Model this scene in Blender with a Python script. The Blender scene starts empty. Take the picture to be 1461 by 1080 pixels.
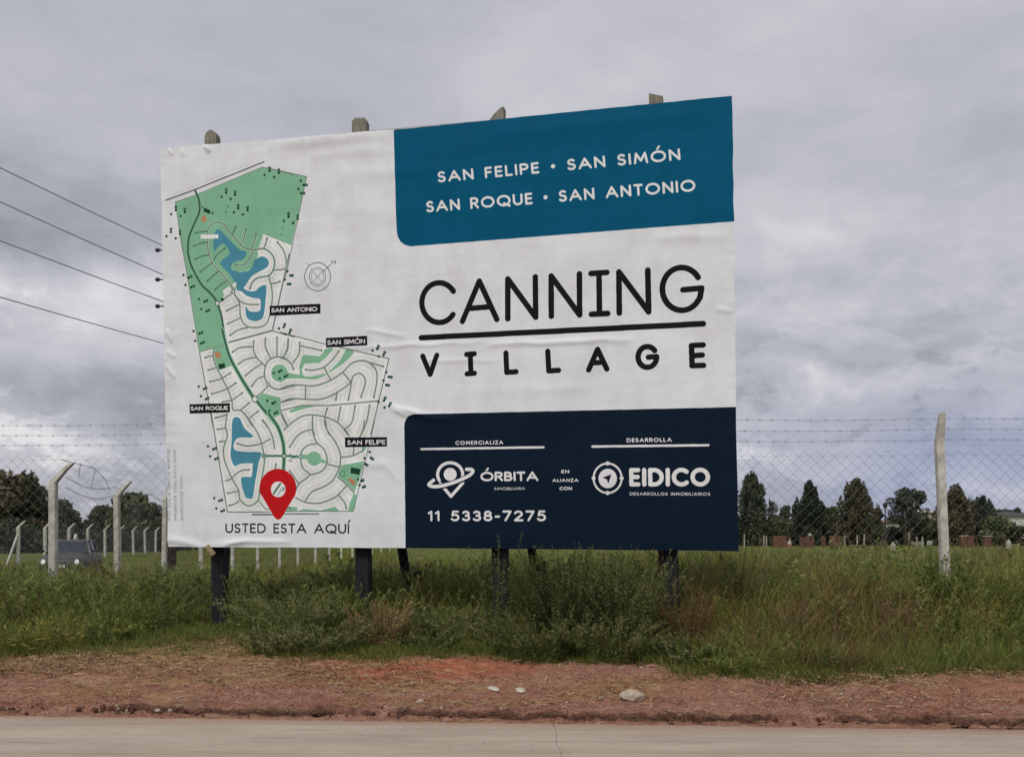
import bpy, bmesh, math, random
import numpy as np
from mathutils import Vector, Matrix
random.seed(7)
RNG = np.random.default_rng(7)
sc = bpy.context.scene
COL = sc.collection
R = math.radians

# ------------------------------------------------------------------ camera, light, sky
F = 1400.0          # focal length in photo pixels (photo 1461 wide)
CX, HY, CZ = 730.5, 765.0, 1.6
cam = bpy.data.cameras.new('camera')
cam.sensor_fit = 'HORIZONTAL'; cam.sensor_width = 36.0
cam.lens = 36.0 * F / 1461.0
cam.shift_y = (HY - 540.0) / 1461.0
cam.clip_start = 0.1; cam.clip_end = 6000
camo = bpy.data.objects.new('camera', cam); COL.objects.link(camo)
camo.location = (0, 0, CZ); camo.rotation_euler = (R(90), 0, 0)
sc.camera = camo

SUN_EL, SUN_AZ = 52.0, 205.0      # sun high behind the camera, a little to the left (azimuth from +Y, clockwise)
sd = bpy.data.lights.new('sun', 'SUN'); sd.energy = 1.75; sd.angle = R(20); sd.color = (1.0, 0.955, 0.85)
so = bpy.data.objects.new('sun', sd); COL.objects.link(so)
_d = Vector((math.sin(R(SUN_AZ)) * math.cos(R(SUN_EL)), math.cos(R(SUN_AZ)) * math.cos(R(SUN_EL)), math.sin(R(SUN_EL))))
so.rotation_euler = (-_d).to_track_quat('-Z', 'Y').to_euler()

sc.render.engine = 'CYCLES'
sc.view_settings.view_transform = 'Standard'; sc.view_settings.look = 'None'
sc.view_settings.exposure = 0.2; sc.view_settings.gamma = 1.0
sc.view_settings.use_curve_mapping = False
sc.cycles.max_bounces = 6; sc.cycles.diffuse_bounces = 3; sc.cycles.transparent_max_bounces = 8
sc.cycles.use_denoising = True

class NT:
    """small helper round a node tree"""
    def __init__(s, tree): s.t = tree; s.n = tree.nodes; s.l = tree.links; s.n.clear()
    def add(s, typ, **kw):
        n = s.n.new(typ)
        for k, v in kw.items():
            if k.startswith('i_'):
                key = k[2:]; key = int(key) if key.isdigit() else key
                s.set(n.inputs[key], v)
            else: setattr(n, k, v)
        return n
    def set(s, inp, v):
        if isinstance(v, bpy.types.NodeSocket): s.l.new(v, inp)
        else: inp.default_value = v
    def math(s, op, a, b=0.0, c=0.0, clamp=False):
        n = s.n.new('ShaderNodeMath'); n.operation = op; n.use_clamp = clamp
        s.set(n.inputs[0], a); s.set(n.inputs[1], b); s.set(n.inputs[2], c)
        return n.outputs[0]
    def mix(s, f, a, b, mode='MIX'):
        n = s.n.new('ShaderNodeMix'); n.data_type = 'RGBA'; n.blend_type = mode
        s.set(n.inputs[0], f)
        for i, v in ((6, a), (7, b)):
            if not isinstance(v, bpy.types.NodeSocket) and len(v) == 3: v = (*v, 1)
            s.set(n.inputs[i], v)
        return n.outputs[2]
    def noise(s, vec, scale, detail=4, rough=0.5, dist=0.0, color=False):
        n = s.n.new('ShaderNodeTexNoise')
        if vec is not None: s.l.new(vec, n.inputs['Vector'])
        s.set(n.inputs['Scale'], scale); s.set(n.inputs['Detail'], detail); s.set(n.inputs['Roughness'], rough); s.set(n.inputs['Distortion'], dist)
        return n.outputs['Color' if color else 'Fac']
    def ramp(s, f, stops, interp='LINEAR'):
        n = s.n.new('ShaderNodeValToRGB'); n.color_ramp.interpolation = interp
        e = n.color_ramp.elements
        while len(e) > 1: e.remove(e[-1])
        e[0].position = stops[0][0]; e[0].color = (*stops[0][1], 1) if len(stops[0][1]) == 3 else stops[0][1]
        for p, c in stops[1:]:
            x = e.new(p); x.color = (*c, 1) if len(c) == 3 else c
        s.set(n.inputs[0], f)
        return n.outputs[0]
    def mapping(s, vec, scale=(1, 1, 1), loc=(0, 0, 0), rot=(0, 0, 0)):
        n = s.n.new('ShaderNodeMapping'); s.l.new(vec, n.inputs[0])
        n.inputs[1].default_value = loc; n.inputs[2].default_value = rot; n.inputs[3].default_value = scale
        return n.outputs[0]

def lin(r, g, b):
    f = lambda c: (c / 255 / 12.92) if c / 255 <= 0.04045 else ((c / 255 + 0.055) / 1.055) ** 2.4
    return (f(r), f(g), f(b))

world = bpy.data.worlds.new('World'); sc.world = world; world.use_nodes = True
w = NT(world.node_tree)
tc = w.add('ShaderNodeTexCoord').outputs['Generated']
sep = w.add('ShaderNodeSeparateXYZ'); w.l.new(tc, sep.inputs[0])
az = w.math('ARCTAN2', sep.outputs[0], sep.outputs[1])
el = w.math('ARCSINE', sep.outputs[2])
wn = w.add('ShaderNodeSeparateColor'); w.l.new(w.noise(tc, 7.0, 6, 0.62, color=True), wn.inputs[0])
azw = w.math('MULTIPLY_ADD', w.math('SUBTRACT', wn.outputs[0], 0.5), 0.28, az)
elw = w.math('MULTIPLY_ADD', w.math('SUBTRACT', wn.outputs[1], 0.5), 0.13, el)
n1 = w.noise(w.mapping(tc, (1.0, 1.0, 2.7), loc=(0.3, 0.1, 0)), 2.6, 8, 0.55, 0.35)
n2 = w.noise(w.mapping(tc, (1.0, 1.0, 2.2), loc=(1.3, 2.1, 0.4)), 9.0, 7, 0.60, 0.5)
n3 = w.noise(w.mapping(tc, (1.0, 1.0, 3.2), loc=(4.3, 2.1, 0.4)), 1.3, 4, 0.5, 0.0)
# clouds get finer and stronger towards the horizon, smooth overhead
low = w.math('SUBTRACT', 1.0, w.math('DIVIDE', el, 0.42, clamp=True), clamp=True)
val = w.math('MULTIPLY_ADD', w.math('SUBTRACT', n1, 0.5), w.math('MULTIPLY_ADD', low, 0.75, 0.70), 0.62)
val = w.math('MULTIPLY_ADD', w.math('SUBTRACT', n2, 0.5), w.math('MULTIPLY_ADD', low, 0.75, 0.32), val)
val = w.math('MULTIPLY_ADD', w.math('SUBTRACT', n3, 0.5), 0.25, val)
def pxdir(px, py):
    x, z = (px - CX) / F, (HY - py) / F
    return math.atan2(x, 1.0), math.asin(z / math.sqrt(1 + x * x + z * z))
n4 = w.noise(w.mapping(tc, (1.0, 1.0, 1.9), loc=(2.3, 5.1, 1.4)), 5.5, 9, 0.62, 0.25)
puff = w.ramp(n4, [(0.485, (0, 0, 0)), (0.515, (.75, .75, .75)), (0.60, (1, 1, 1)), (0.72, (.2, .2, .2))])
n5 = w.noise(w.mapping(tc, (1.0, 1.0, 2.6), loc=(7.3, 1.1, .4)), 3.2, 8, 0.6, 0.2)
puff2 = w.ramp(n5, [(0.47, (0, 0, 0)), (0.50, (.6, .6, .6)), (0.62, (1, 1, 1)), (0.75, (.3, .3, .3))])
low2 = w.math('SUBTRACT', 1.0, w.math('DIVIDE', el, 0.30, clamp=True), clamp=True)
val = w.math('MULTIPLY_ADD', w.math('MULTIPLY', puff, low2), .42, val)
val = w.math('MULTIPLY_ADD', w.math('MULTIPLY', puff2, low2), .34, val)
val = w.math('SUBTRACT', val, w.math('MULTIPLY', low2, .33))
# cloud masses: photo position, half sizes (radians), strength
for (px, py, sa, se, amp) in [
        (90, 300, .15, .035, -.34), (30, 565, .13, .022, -.20), (190, 540, .08, .02, -.10), (120, 395, .15, .03, .10), (60, 470, .15, .02, .10),
        (190, 420, .07, .03, .16), (200, 150, .3, .05, .06), (800, 140, .07, .03, .12),
        (1130, 320, .05, .05, .14), (1250, 345, .06, .02, .10), (1230, 400, .16, .02, -.10), (1120, 470, .06, .025, .10),
        (1300, 500, .12, .02, -.12), (1170, 560, .03, .02, .30), (1220, 545, .05, .015, .14), (1400, 530, .08, .02, .12), (1390, 250, .05, .04, -.10),
        (1100, 665, .03, .018, .22), (1250, 700, .2, .02, -.05), (230, 730, .06, .02, .12), (60, 640, .1, .02, .14),
        (650, 60, .5, .06, .02)]:
    a, e = pxdir(px, py)
    da = w.math('DIVIDE', w.math('SUBTRACT', azw, a), sa)
    de = w.math('DIVIDE', w.math('SUBTRACT', elw, e), se)
    q = w.math('MULTIPLY_ADD', da, da, w.math('MULTIPLY', de, de))
    g = w.math('EXPONENT', w.math('MULTIPLY', q, -0.8))
    val = w.math('MULTIPLY_ADD', g, amp, val)
cl = w.ramp(val, [(0.0, lin(134, 137, 147)), (0.30, lin(160, 162, 172)), (0.60, lin(188, 189, 199)), (0.80, lin(206, 205, 212)), (1.0, lin(232, 230, 232))])
# thin blue-grey gap low on the right
a, e = pxdir(1440, 670)
da = w.math('DIVIDE', w.math('SUBTRACT', azw, a), .17); de = w.math('DIVIDE', w.math('SUBTRACT', elw, e), .05)
gap = w.math('EXPONENT', w.math('MULTIPLY', w.math('MULTIPLY_ADD', da, da, w.math('MULTIPLY', de, de)), -0.8))
cl = w.mix(w.math('MULTIPLY', gap, 0.78), cl, lin(148, 158, 192))
sky = w.add('ShaderNodeTexSky', sky_type='NISHITA', sun_disc=False, sun_elevation=R(SUN_EL), sun_rotation=R(SUN_AZ))
bg1 = w.add('ShaderNodeBackground'); w.l.new(sky.outputs[0], bg1.inputs[0]); bg1.inputs[1].default_value = 0.05
bg2 = w.add('ShaderNodeBackground'); w.l.new(cl, bg2.inputs[0]); bg2.inputs[1].default_value = 0.86
mx = w.add('ShaderNodeMixShader'); mx.inputs[0].default_value = 0.94
w.l.new(bg1.outputs[0], mx.inputs[1]); w.l.new(bg2.outputs[0], mx.inputs[2])
w.l.new(mx.outputs[0], w.add('ShaderNodeOutputWorld').inputs[0])

# ------------------------------------------------------------------ noise in numpy
def _hash(ix, iy, seed):
    h = (ix.astype(np.int64) * 374761393 + iy.astype(np.int64) * 668265263 + seed * 1442695041) & 0xffffffff
    h = ((h ^ (h >> 13)) * 1274126177) & 0xffffffff
    return ((h ^ (h >> 16)) & 0xffff) / 65535.0
def vnoise(x, y, seed=0):
    x = np.asarray(x, float); y = np.asarray(y, float)
    ix, iy = np.floor(x), np.floor(y); fx, fy = x - ix, y - iy
    fx = fx * fx * (3 - 2 * fx); fy = fy * fy * (3 - 2 * fy)
    a, b = _hash(ix, iy, seed), _hash(ix + 1, iy, seed)
    c, d = _hash(ix, iy + 1, seed), _hash(ix + 1, iy + 1, seed)
    return (a * (1 - fx) + b * fx) * (1 - fy) + (c * (1 - fx) + d * fx) * fy
def fbm(x, y, seed=0, octv=4, gain=0.5):
    s = 0; amp = 1; tot = 0; f = 1
    for i in range(octv):
        s = s + amp * vnoise(x * f + 13.7 * i, y * f - 7.1 * i, seed + i); tot += amp; amp *= gain; f *= 2.03
    return s / tot
def sstep(a, b, x):
    t = np.clip((x - a) / (b - a), 0, 1); return t * t * (3 - 2 * t)

# ------------------------------------------------------------------ terrain height
def road_edge(x):                 # far edge of the concrete road
    return 8.40 - 0.077 * x + 0.03 * (fbm(x * 0.9, x * 0 + 3, 5) - .5)
def base_z(x, y):
    x = np.asarray(x, float); y = np.asarray(y, float)
    e = 8.40 - 0.077 * x
    z = 0.02 + 0.18 * sstep(0.3, 2.4, y - e) + 0.10 * sstep(2.2, 5.0, y - e)
    # the land falls away behind on the left
    z = z - 0.36 * sstep(18, 46, y) * sstep(2, -14, x)
    return z
def gz(x, y): return float(base_z(x, y))
def pt(px, py, D):                # a photo pixel at depth D -> world point
    return Vector(((px - CX) * D / F, D, CZ - (py - HY) * D / F))
def wx(px, D): return (px - CX) * D / F

# ------------------------------------------------------------------ scene object helpers
def tag(o, label=None, cat=None, group=None, kind=None):
    if label: o['label'] = label
    if cat: o['category'] = cat
    if group: o['group'] = group
    if kind: o['kind'] = kind
    return o
def empty(name, loc=(0, 0, 0), rz=0.0):
    o = bpy.data.objects.new(name, None); COL.objects.link(o); o.location = loc; o.rotation_euler = (0, 0, rz); o.empty_display_size = .2
    return o
def link(name, me, mat=None, parent=None):
    o = bpy.data.objects.new(name, me); COL.objects.link(o)
    if mat is not None and not me.materials: me.materials.append(mat)
    if parent is not None: o.parent = parent
    return o
def copy_tree(o, parent=None):
    c = o.copy(); COL.objects.link(c)
    if parent is not None: c.parent = parent
    for ch in list(o.children):
        cc = copy_tree(ch, c)
    return c
class MB:
    """collects pieces and links them as one mesh"""
    def __init__(s): s.v = []; s.f = []
    def poly(s, pts, faces):
        n = len(s.v); s.v += [tuple(p) for p in pts]; s.f += [tuple(i + n for i in f) for f in faces]; return s
    def box(s, c, size, rot=None):
        hx, hy, hz = size[0] / 2, size[1] / 2, size[2] / 2
        P = [Vector((x, y, z)) for z in (-hz, hz) for x, y in ((-hx, -hy), (hx, -hy), (hx, hy), (-hx, hy))]
        if rot is not None: P = [rot @ p for p in P]
        c = Vector(c)
        return s.poly([p + c for p in P], [(3, 2, 1, 0), (4, 5, 6, 7), (0, 1, 5, 4), (1, 2, 6, 5), (2, 3, 7, 6), (3, 0, 4, 7)])
    def tube(s, pts, radii, n=8, cap=True, phase=0.0, squash=1.0):
        pts = [Vector(p) for p in pts]
        if not isinstance(radii, (list, tuple)): radii = [radii] * len(pts)
        rings = []; up0 = None
        base = len(s.v)
        for i, p in enumerate(pts):
            d = (pts[min(i + 1, len(pts) - 1)] - pts[max(i - 1, 0)]).normalized()
            if up0 is None:
                up0 = Vector((0, 1, 0)) if abs(d.y) < .9 else Vector((1, 0, 0))
            a = d.cross(up0).normalized(); b = a.cross(d).normalized(); up0 = b
            for k in range(n):
                t = 2 * math.pi * k / n + phase
                s.v.append(tuple(p + (a * math.cos(t) + b * math.sin(t) * squash) * radii[i]))
        m = len(pts)
        for i in range(m - 1):
            for k in range(n):
                a0 = base + i * n + k; a1 = base + i * n + (k + 1) % n
                s.f.append((a0, a1, a1 + n, a0 + n))
        if cap:
            s.f.append(tuple(base + k for k in reversed(range(n)))); s.f.append(tuple(base + (m - 1) * n + k for k in range(n)))
        return s
    def mesh(s, name, smooth=False, bevel=0.0):
        me = bpy.data.meshes.new(name); me.from_pydata(s.v, [], s.f)
        bm = bmesh.new(); bm.from_mesh(me)
        bmesh.ops.recalc_face_normals(bm, faces=bm.faces)
        if bevel > 0: bmesh.ops.bevel(bm, geom=list(bm.edges), offset=bevel, segments=2, affect='EDGES', clamp_overlap=True)
        bm.to_mesh(me); bm.free()
        if smooth: me.polygons.foreach_set('use_smooth', [True] * len(me.polygons))
        me.update(); return me
    def obj(s, name, mat, parent=None, smooth=False, bevel=0.0):
        return link(name, s.mesh(name, smooth, bevel), mat, parent)
def np_mesh(name, V, T, shade=None, quads=False, smooth=False):
    """numpy verts + tris/quads (+ a per-vertex float called shade)"""
    me = bpy.data.meshes.new(name); k = 4 if quads else 3
    V = np.ascontiguousarray(V, np.float32); T = np.ascontiguousarray(T, np.int32)
    me.vertices.add(len(V)); me.vertices.foreach_set('co', V.ravel())
    me.loops.add(T.size); me.loops.foreach_set('vertex_index', T.ravel())
    me.polygons.add(len(T)); me.polygons.foreach_set('loop_start', np.arange(0, T.size, k, dtype=np.int32))
    if smooth: me.polygons.foreach_set('use_smooth', np.ones(len(T), bool))
    if shade is not None:
        a = me.attributes.new('shade', 'FLOAT', 'POINT'); a.data.foreach_set('value', np.ascontiguousarray(shade, np.float32))
    me.update(calc_edges=True); me.validate()
    return me

# ------------------------------------------------------------------ materials
def mat_new(name):
    m = bpy.data.materials.new(name); m.use_nodes = True; return m, NT(m.node_tree)
def finish(t, color, rough=0.7, bump=None, bstr=0.3, bdist=0.02, metal=0.0, spec=0.3):
    p = t.add('ShaderNodeBsdfPrincipled')
    t.set(p.inputs['Base Color'], color if isinstance(color, bpy.types.NodeSocket) else (*color, 1)); t.set(p.inputs['Roughness'], rough)
    p.inputs['Metallic'].default_value = metal; p.inputs['Specular IOR Level'].default_value = spec
    if bump is not None:
        b = t.add('ShaderNodeBump'); b.inputs['Strength'].default_value = bstr; b.inputs['Distance'].default_value = bdist
        t.l.new(bump, b.inputs['Height']); t.l.new(b.outputs[0], p.inputs['Normal'])
    t.l.new(p.outputs[0], t.add('ShaderNodeOutputMaterial').inputs[0]); return p
def simple(name, c1, c2=None, scale=6.0, rough=0.7, bstr=0.2, stretch=(1, 1, 1), metal=0.0, spec=0.3, dark=None, detail=6, lo=.35, hi=.65):
    m, t = mat_new(name)
    co = t.add('ShaderNodeTexCoord').outputs['Object']
    v = t.mapping(co, stretch)
    n = t.noise(v, scale, detail, 0.6)
    col = t.ramp(n, [(lo, c1), (hi, c2 or c1)])
    if dark is not None:
        n2 = t.noise(v, scale * 3.1, 5, 0.7)
        col = t.mix(t.ramp(n2, [(0.58, (0, 0, 0)), (0.68, (1, 1, 1))]), col, dark)
    finish(t, col, rough, t.noise(v, scale * 4, 5, 0.65), bstr, 0.01, metal, spec)
    return m
def leafmat(name, stops, trans=0.3, rough=0.6, objrand=0.35):
    """leaf colour runs along the per-leaf shade value plus a little per-plant variation"""
    m, t = mat_new(name)
    at = t.add('ShaderNodeAttribute'); at.attribute_name = 'shade'
    oi = t.add('ShaderNodeObjectInfo')
    f = t.math('MULTIPLY_ADD', t.math('SUBTRACT', oi.outputs['Random'], 0.5), objrand, at.outputs['Fac'])
    col = t.ramp(f, stops)
    p = t.add('ShaderNodeBsdfPrincipled'); t.l.new(col, p.inputs['Base Color']); p.inputs['Roughness'].default_value = rough
    p.inputs['Specular IOR Level'].default_value = 0.25
    tr = t.add('ShaderNodeBsdfTranslucent'); t.l.new(col, tr.inputs[0])
    mx = t.add('ShaderNodeMixShader'); mx.inputs[0].default_value = trans
    t.l.new(p.outputs[0], mx.inputs[1]); t.l.new(tr.outputs[0], mx.inputs[2])
    t.l.new(mx.outputs[0], t.add('ShaderNodeOutputMaterial').inputs[0])
    return m

M = {}
M['concrete_post'] = simple('weathered_concrete', lin(170, 167, 158), lin(212, 209, 200), 7, 0.85, 0.5, dark=lin(128, 122, 112))
M['wood_black'] = simple('black_painted_wood', (0.012, 0.012, 0.016), (0.028, 0.028, 0.034), 5, 0.7, 0.5, stretch=(6, 6, .8), dark=(0.03, 0.028, 0.026), spec=.1)
M['wood_grey'] = simple('weathered_grey_wood', lin(110, 108, 98), lin(150, 147, 134), 9, 0.85, 0.6, stretch=(5, 5, .7), dark=lin(70, 68, 60))
M['wood_brown'] = simple('bare_brown_wood', lin(60, 42, 34), lin(96, 72, 56), 8, 0.85, 0.5, stretch=(5, 5, .7))
M['wood_pale'] = simple('split_pale_wood', lin(120, 105, 80), lin(158, 140, 108), 14, 0.8, 0.5)
M['wire'] = simple('galvanised_wire', lin(108, 108, 110), lin(132, 130, 128), 20, 0.5, 0.1, metal=0.3)
M['cable'] = simple('dark_cable', lin(150, 152, 160), lin(162, 164, 172), 3, 0.6, 0.0)
M['metal_dark'] = simple('dark_metal', (0.05, 0.05, 0.055), (0.08, 0.08, 0.085), 10, 0.5, 0.1, metal=0.5)
M['stone'] = simple('pale_rubble', lin(150, 134, 120), lin(188, 174, 160), 11, 0.9, 0.6, dark=lin(135, 118, 108))
M['plastic'] = simple('dirty_pale_plastic', lin(176, 168, 150), lin(202, 196, 182), 12, 0.5, 0.3)
M['bark'] = simple('bark', lin(70, 62, 52), lin(104, 96, 84), 6, 0.9, 0.5, stretch=(3, 3, .6))
M['bark_pale'] = simple('pale_bark', lin(120, 112, 98), lin(150, 142, 128), 6, 0.9, 0.5, stretch=(3, 3, .6))
M['brick'] = simple('red_brick_pier', lin(88, 60, 50), lin(120, 82, 68), 3, 0.9, 0.4, dark=lin(74, 56, 48))
M['mortar_cap'] = simple('mortar_cap', lin(150, 142, 130), lin(170, 164, 152), 5, 0.9, 0.3)
M['wall_cream'] = simple('cream_render', lin(176, 170, 158), lin(196, 190, 178), 0.6, 0.85, 0.1)
M['wall_white'] = simple('white_render', lin(184, 184, 182), lin(204, 203, 200), 0.5, 0.85, 0.1)
M['roof_dark'] = simple('dark_roof', lin(62, 60, 62), lin(80, 78, 78), 2, 0.8, 0.3)
M['roof_red'] = simple('red_tile_roof', lin(112, 66, 54), lin(130, 80, 64), 2, 0.8, 0.3)
M['window'] = simple('dark_window', (0.02, 0.022, 0.026), (0.03, 0.032, 0.036), 2, 0.15, 0.0, spec=0.6)
M['car_paint'] = simple('dark_grey_car_paint', lin(58, 62, 60), lin(66, 70, 67), 2, 0.45, 0.0, metal=0.0, spec=0.3)
M['car_trim'] = simple('black_car_trim', (0.012, 0.012, 0.013), (0.02, 0.02, 0.02), 5, 0.6, 0.0)
M['car_glass'] = simple('car_glass', lin(34, 44, 54), lin(42, 52, 62), 2, 0.15, 0.0, spec=0.45)
M['tyre'] = simple('tyre_rubber', (0.015, 0.015, 0.015), (0.02, 0.02, 0.02), 5, 0.9, 0.1)
M['rim'] = simple('wheel_rim', lin(120, 120, 122), lin(140, 140, 142), 5, 0.4, 0.0, metal=0.6)
M['clearance'] = simple('white_plastic', lin(200, 200, 202), lin(214, 214, 214), 5, 0.5, 0.0)
m, t = mat_new('lit_headlamp'); em = t.add('ShaderNodeEmission'); em.inputs[0].default_value = (1, .97, .92, 1); em.inputs[1].default_value = .62
t.l.new(em.outputs[0], t.add('ShaderNodeOutputMaterial').inputs[0]); M['headlamp'] = m
M['lime'] = simple('limewashed_block', lin(150, 150, 138), lin(176, 174, 160), 9, .8, .3)

G1, G2, G3 = (0.030, 0.048, 0.016), (0.062, 0.085, 0.026), (0.125, 0.135, 0.050)
M['leaf_grass'] = leafmat('grass_blades', [(0.0, (0.068, 0.101, 0.016)), (0.5, (0.171, 0.214, 0.038)), (0.85, (0.297, 0.318, 0.077)), (1.0, (0.435, 0.407, 0.136))])
M['leaf_yellow'] = leafmat('yellowing_grass_blades', [(0.0, (0.125, 0.135, 0.022)), (0.5, (0.237, 0.224, 0.046)), (1.0, (0.411, 0.347, 0.112))])
M['leaf_dry'] = leafmat('dry_stalks', [(0.0, (0.10, 0.062, 0.030)), (0.5, (0.20, 0.135, 0.066)), (1.0, (0.36, 0.27, 0.15))], trans=0.15)
M['leaf_straw'] = leafmat('straw', [(0.0, (0.18, 0.10, 0.055)), (0.5, (0.34, 0.21, 0.12)), (1.0, (0.52, 0.38, 0.24))], trans=0.1)
M['leaf_weed'] = leafmat('weed_leaves', [(0.0, (0.033, 0.052, 0.012)), (0.4, (0.091, 0.130, 0.029)), (0.75, (0.209, 0.255, 0.071)), (1.0, (0.355, 0.392, 0.144))])
M['leaf_rust'] = leafmat('rusty_weed_leaves', [(0.0, (0.085, 0.048, 0.020)), (0.45, (0.185, 0.115, 0.046)), (0.8, (0.27, 0.19, 0.08)), (1.0, (0.36, 0.30, 0.15))])
M['leaf_low'] = leafmat('creeping_grass', [(0.0, (0.069, 0.095, 0.019)), (0.5, (0.144, 0.180, 0.036)), (1.0, (0.266, 0.258, 0.075))])
M['leaf_bush'] = leafmat('bush_leaves', [(0.0, (0.024, 0.036, 0.010)), (0.4, (0.078, 0.098, 0.026)), (0.75, (0.165, 0.180, 0.064)), (1.0, (0.28, 0.28, 0.13))])
M['flower'] = leafmat('pale_flower_heads', [(0.0, (0.34, 0.32, 0.12)), (1.0, (0.50, 0.46, 0.26))], trans=0.2)
M['tree_conifer'] = leafmat('conifer_foliage', [(0.0, (0.016, 0.026, 0.016)), (0.5, (0.040, 0.056, 0.033)), (1.0, (0.100, 0.117, 0.067))], trans=0.1)
M['tree_brown'] = leafmat('bronzed_conifer_foliage', [(0.0, (0.027, 0.027, 0.018)), (0.5, (0.074, 0.070, 0.038)), (1.0, (0.147, 0.130, 0.070))], trans=0.1)
M['tree_green'] = leafmat('broadleaf_foliage', [(0.0, (0.035, 0.051, 0.023)), (0.5, (0.082, 0.109, 0.047)), (1.0, (0.177, 0.205, 0.097))], trans=0.15)
M['tree_grey'] = leafmat('grey_green_foliage', [(0.0, (0.040, 0.050, 0.034)), (0.5, (0.070, 0.082, 0.056)), (1.0, (0.110, 0.122, 0.088))], trans=0.15)

# ground: colours follow per-vertex zones (dirt, orange soil, dry thatch, grassland) and noise
m, t = mat_new('ground_soil')
geo = t.add('ShaderNodeNewGeometry').outputs['Position']
za = t.add('ShaderNodeAttribute'); za.attribute_name = 'zone'
zs = t.add('ShaderNodeSeparateColor'); t.l.new(za.outputs['Color'], zs.inputs[0])
nA = t.noise(geo, 1.3, 8, 0.65); nB = t.noise(t.mapping(geo, (1, 2.2, 1)), 9, 8, 0.7); nC = t.noise(t.mapping(geo, (1, 2.0, 1)), 38, 5, 0.7)
dirt = t.ramp(nA, [(0.32, lin(122, 74, 58)), (0.5, lin(146, 99, 81)), (0.66, lin(162, 124, 104))])
dirt = t.mix(t.ramp(nB, [(0.42, (0, 0, 0)), (0.62, (.7, .7, .7))]), dirt, lin(176, 144, 122))
dirt = t.mix(t.ramp(t.noise(t.mapping(geo, (.5, 1.6, 1), loc=(5, 2, 0)), 1.1, 6, .6), [(0.46, (0, 0, 0)), (0.60, (.30, .30, .30))]), dirt, lin(138, 80, 64))
dirt = t.mix(t.ramp(nC, [(0.38, (.85, .85, .85)), (0.47, (0, 0, 0))]), dirt, lin(96, 64, 52))
dirt = t.mix(t.ramp(nC, [(0.55, (0, 0, 0)), (0.64, (.75, .75, .75))]), dirt, lin(200, 172, 150))
orange = t.ramp(nB, [(0.32, lin(136, 74, 54)), (0.5, lin(172, 98, 72)), (0.68, lin(196, 136, 108))])
orange = t.mix(t.ramp(nC, [(0.56, (0, 0, 0)), (0.66, (.7, .7, .7))]), orange, lin(186, 140, 108))
col = t.mix(t.math('MULTIPLY', zs.outputs[1], t.ramp(nA, [(0.3, (.35, .35, .35)), (0.55, (1, 1, 1))])), dirt, orange)
thatch = t.ramp(nB, [(0.3, lin(106, 84, 54)), (0.5, lin(152, 122, 84)), (0.7, lin(182, 152, 106))])
col = t.mix(t.math('MULTIPLY', zs.outputs[2], t.ramp(nB, [(0.3, (.3, .3, .3)), (0.5, (1, 1, 1))])), col, thatch)
green = t.ramp(t.noise(geo, 0.35, 6, 0.6), [(0.3, (0.080, 0.105, 0.026)), (0.5, (0.118, 0.148, 0.036)), (0.7, (0.16, 0.175, 0.052))])
green = t.mix(t.ramp(nB, [(0.3, (.6, .6, .6)), (0.55, (0, 0, 0))]), green, (0.045, 0.05, 0.02))
col = t.mix(zs.outputs[0], green, col)
wd_ = t.add('ShaderNodeAttribute'); wd_.attribute_name = 'lip_shade'
col = t.mix(t.math('MULTIPLY', wd_.outputs['Fac'], .9), col, lin(48, 30, 24))  # dark soil tone stands in for the undercut shade along the lip
finish(t, col, 0.95, t.noise(geo, 34, 6, 0.75), 1.0, 0.03, spec=0.1)
M['ground'] = m
# road concrete
m, t = mat_new('worn_concrete')
geo = t.add('ShaderNodeNewGeometry').outputs['Position']
a1 = t.noise(t.mapping(geo, (.5, 1.6, 1)), 1.4, 8, 0.6); a2 = t.noise(t.mapping(geo, (.8, 5, 1)), 6, 8, 0.7); a3 = t.noise(geo, 70, 4, 0.6)
col = t.ramp(a1, [(0.3, lin(160, 147, 133)), (0.5, lin(172, 158, 144)), (0.7, lin(181, 168, 154))])
col = t.mix(t.ramp(a2, [(0.36, (.35, .35, .35)), (0.50, (0, 0, 0))]), col, lin(140, 126, 113))
col = t.mix(t.ramp(a3, [(0.30, (.55, .55, .55)), (0.42, (0, 0, 0))]), col, lin(122, 112, 104))
col = t.mix(t.ramp(a3, [(0.60, (0, 0, 0)), (0.70, (.5, .5, .5))]), col, lin(184, 174, 164))
a4 = t.noise(geo, 16, 3, 0.5)
col = t.mix(t.ramp(a4, [(0.27, (.6, .6, .6)), (0.33, (0, 0, 0))]), col, lin(112, 98, 86))
col = t.mix(t.ramp(t.noise(t.mapping(geo, (.35, 2.4, 1), loc=(3, 1, 0)), 2.2, 9, 0.72), [(0.36, (.45, .45, .45)), (0.44, (0, 0, 0))]), col, lin(130, 118, 106))
trk = t.noise(t.mapping(geo, (.06, 3.2, 1), loc=(7, 4, 0)), 1.6, 4, .5)
col = t.mix(t.ramp(trk, [(0.48, (0, 0, 0)), (0.60, (.22, .22, .22))]), col, lin(128, 116, 106))
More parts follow.
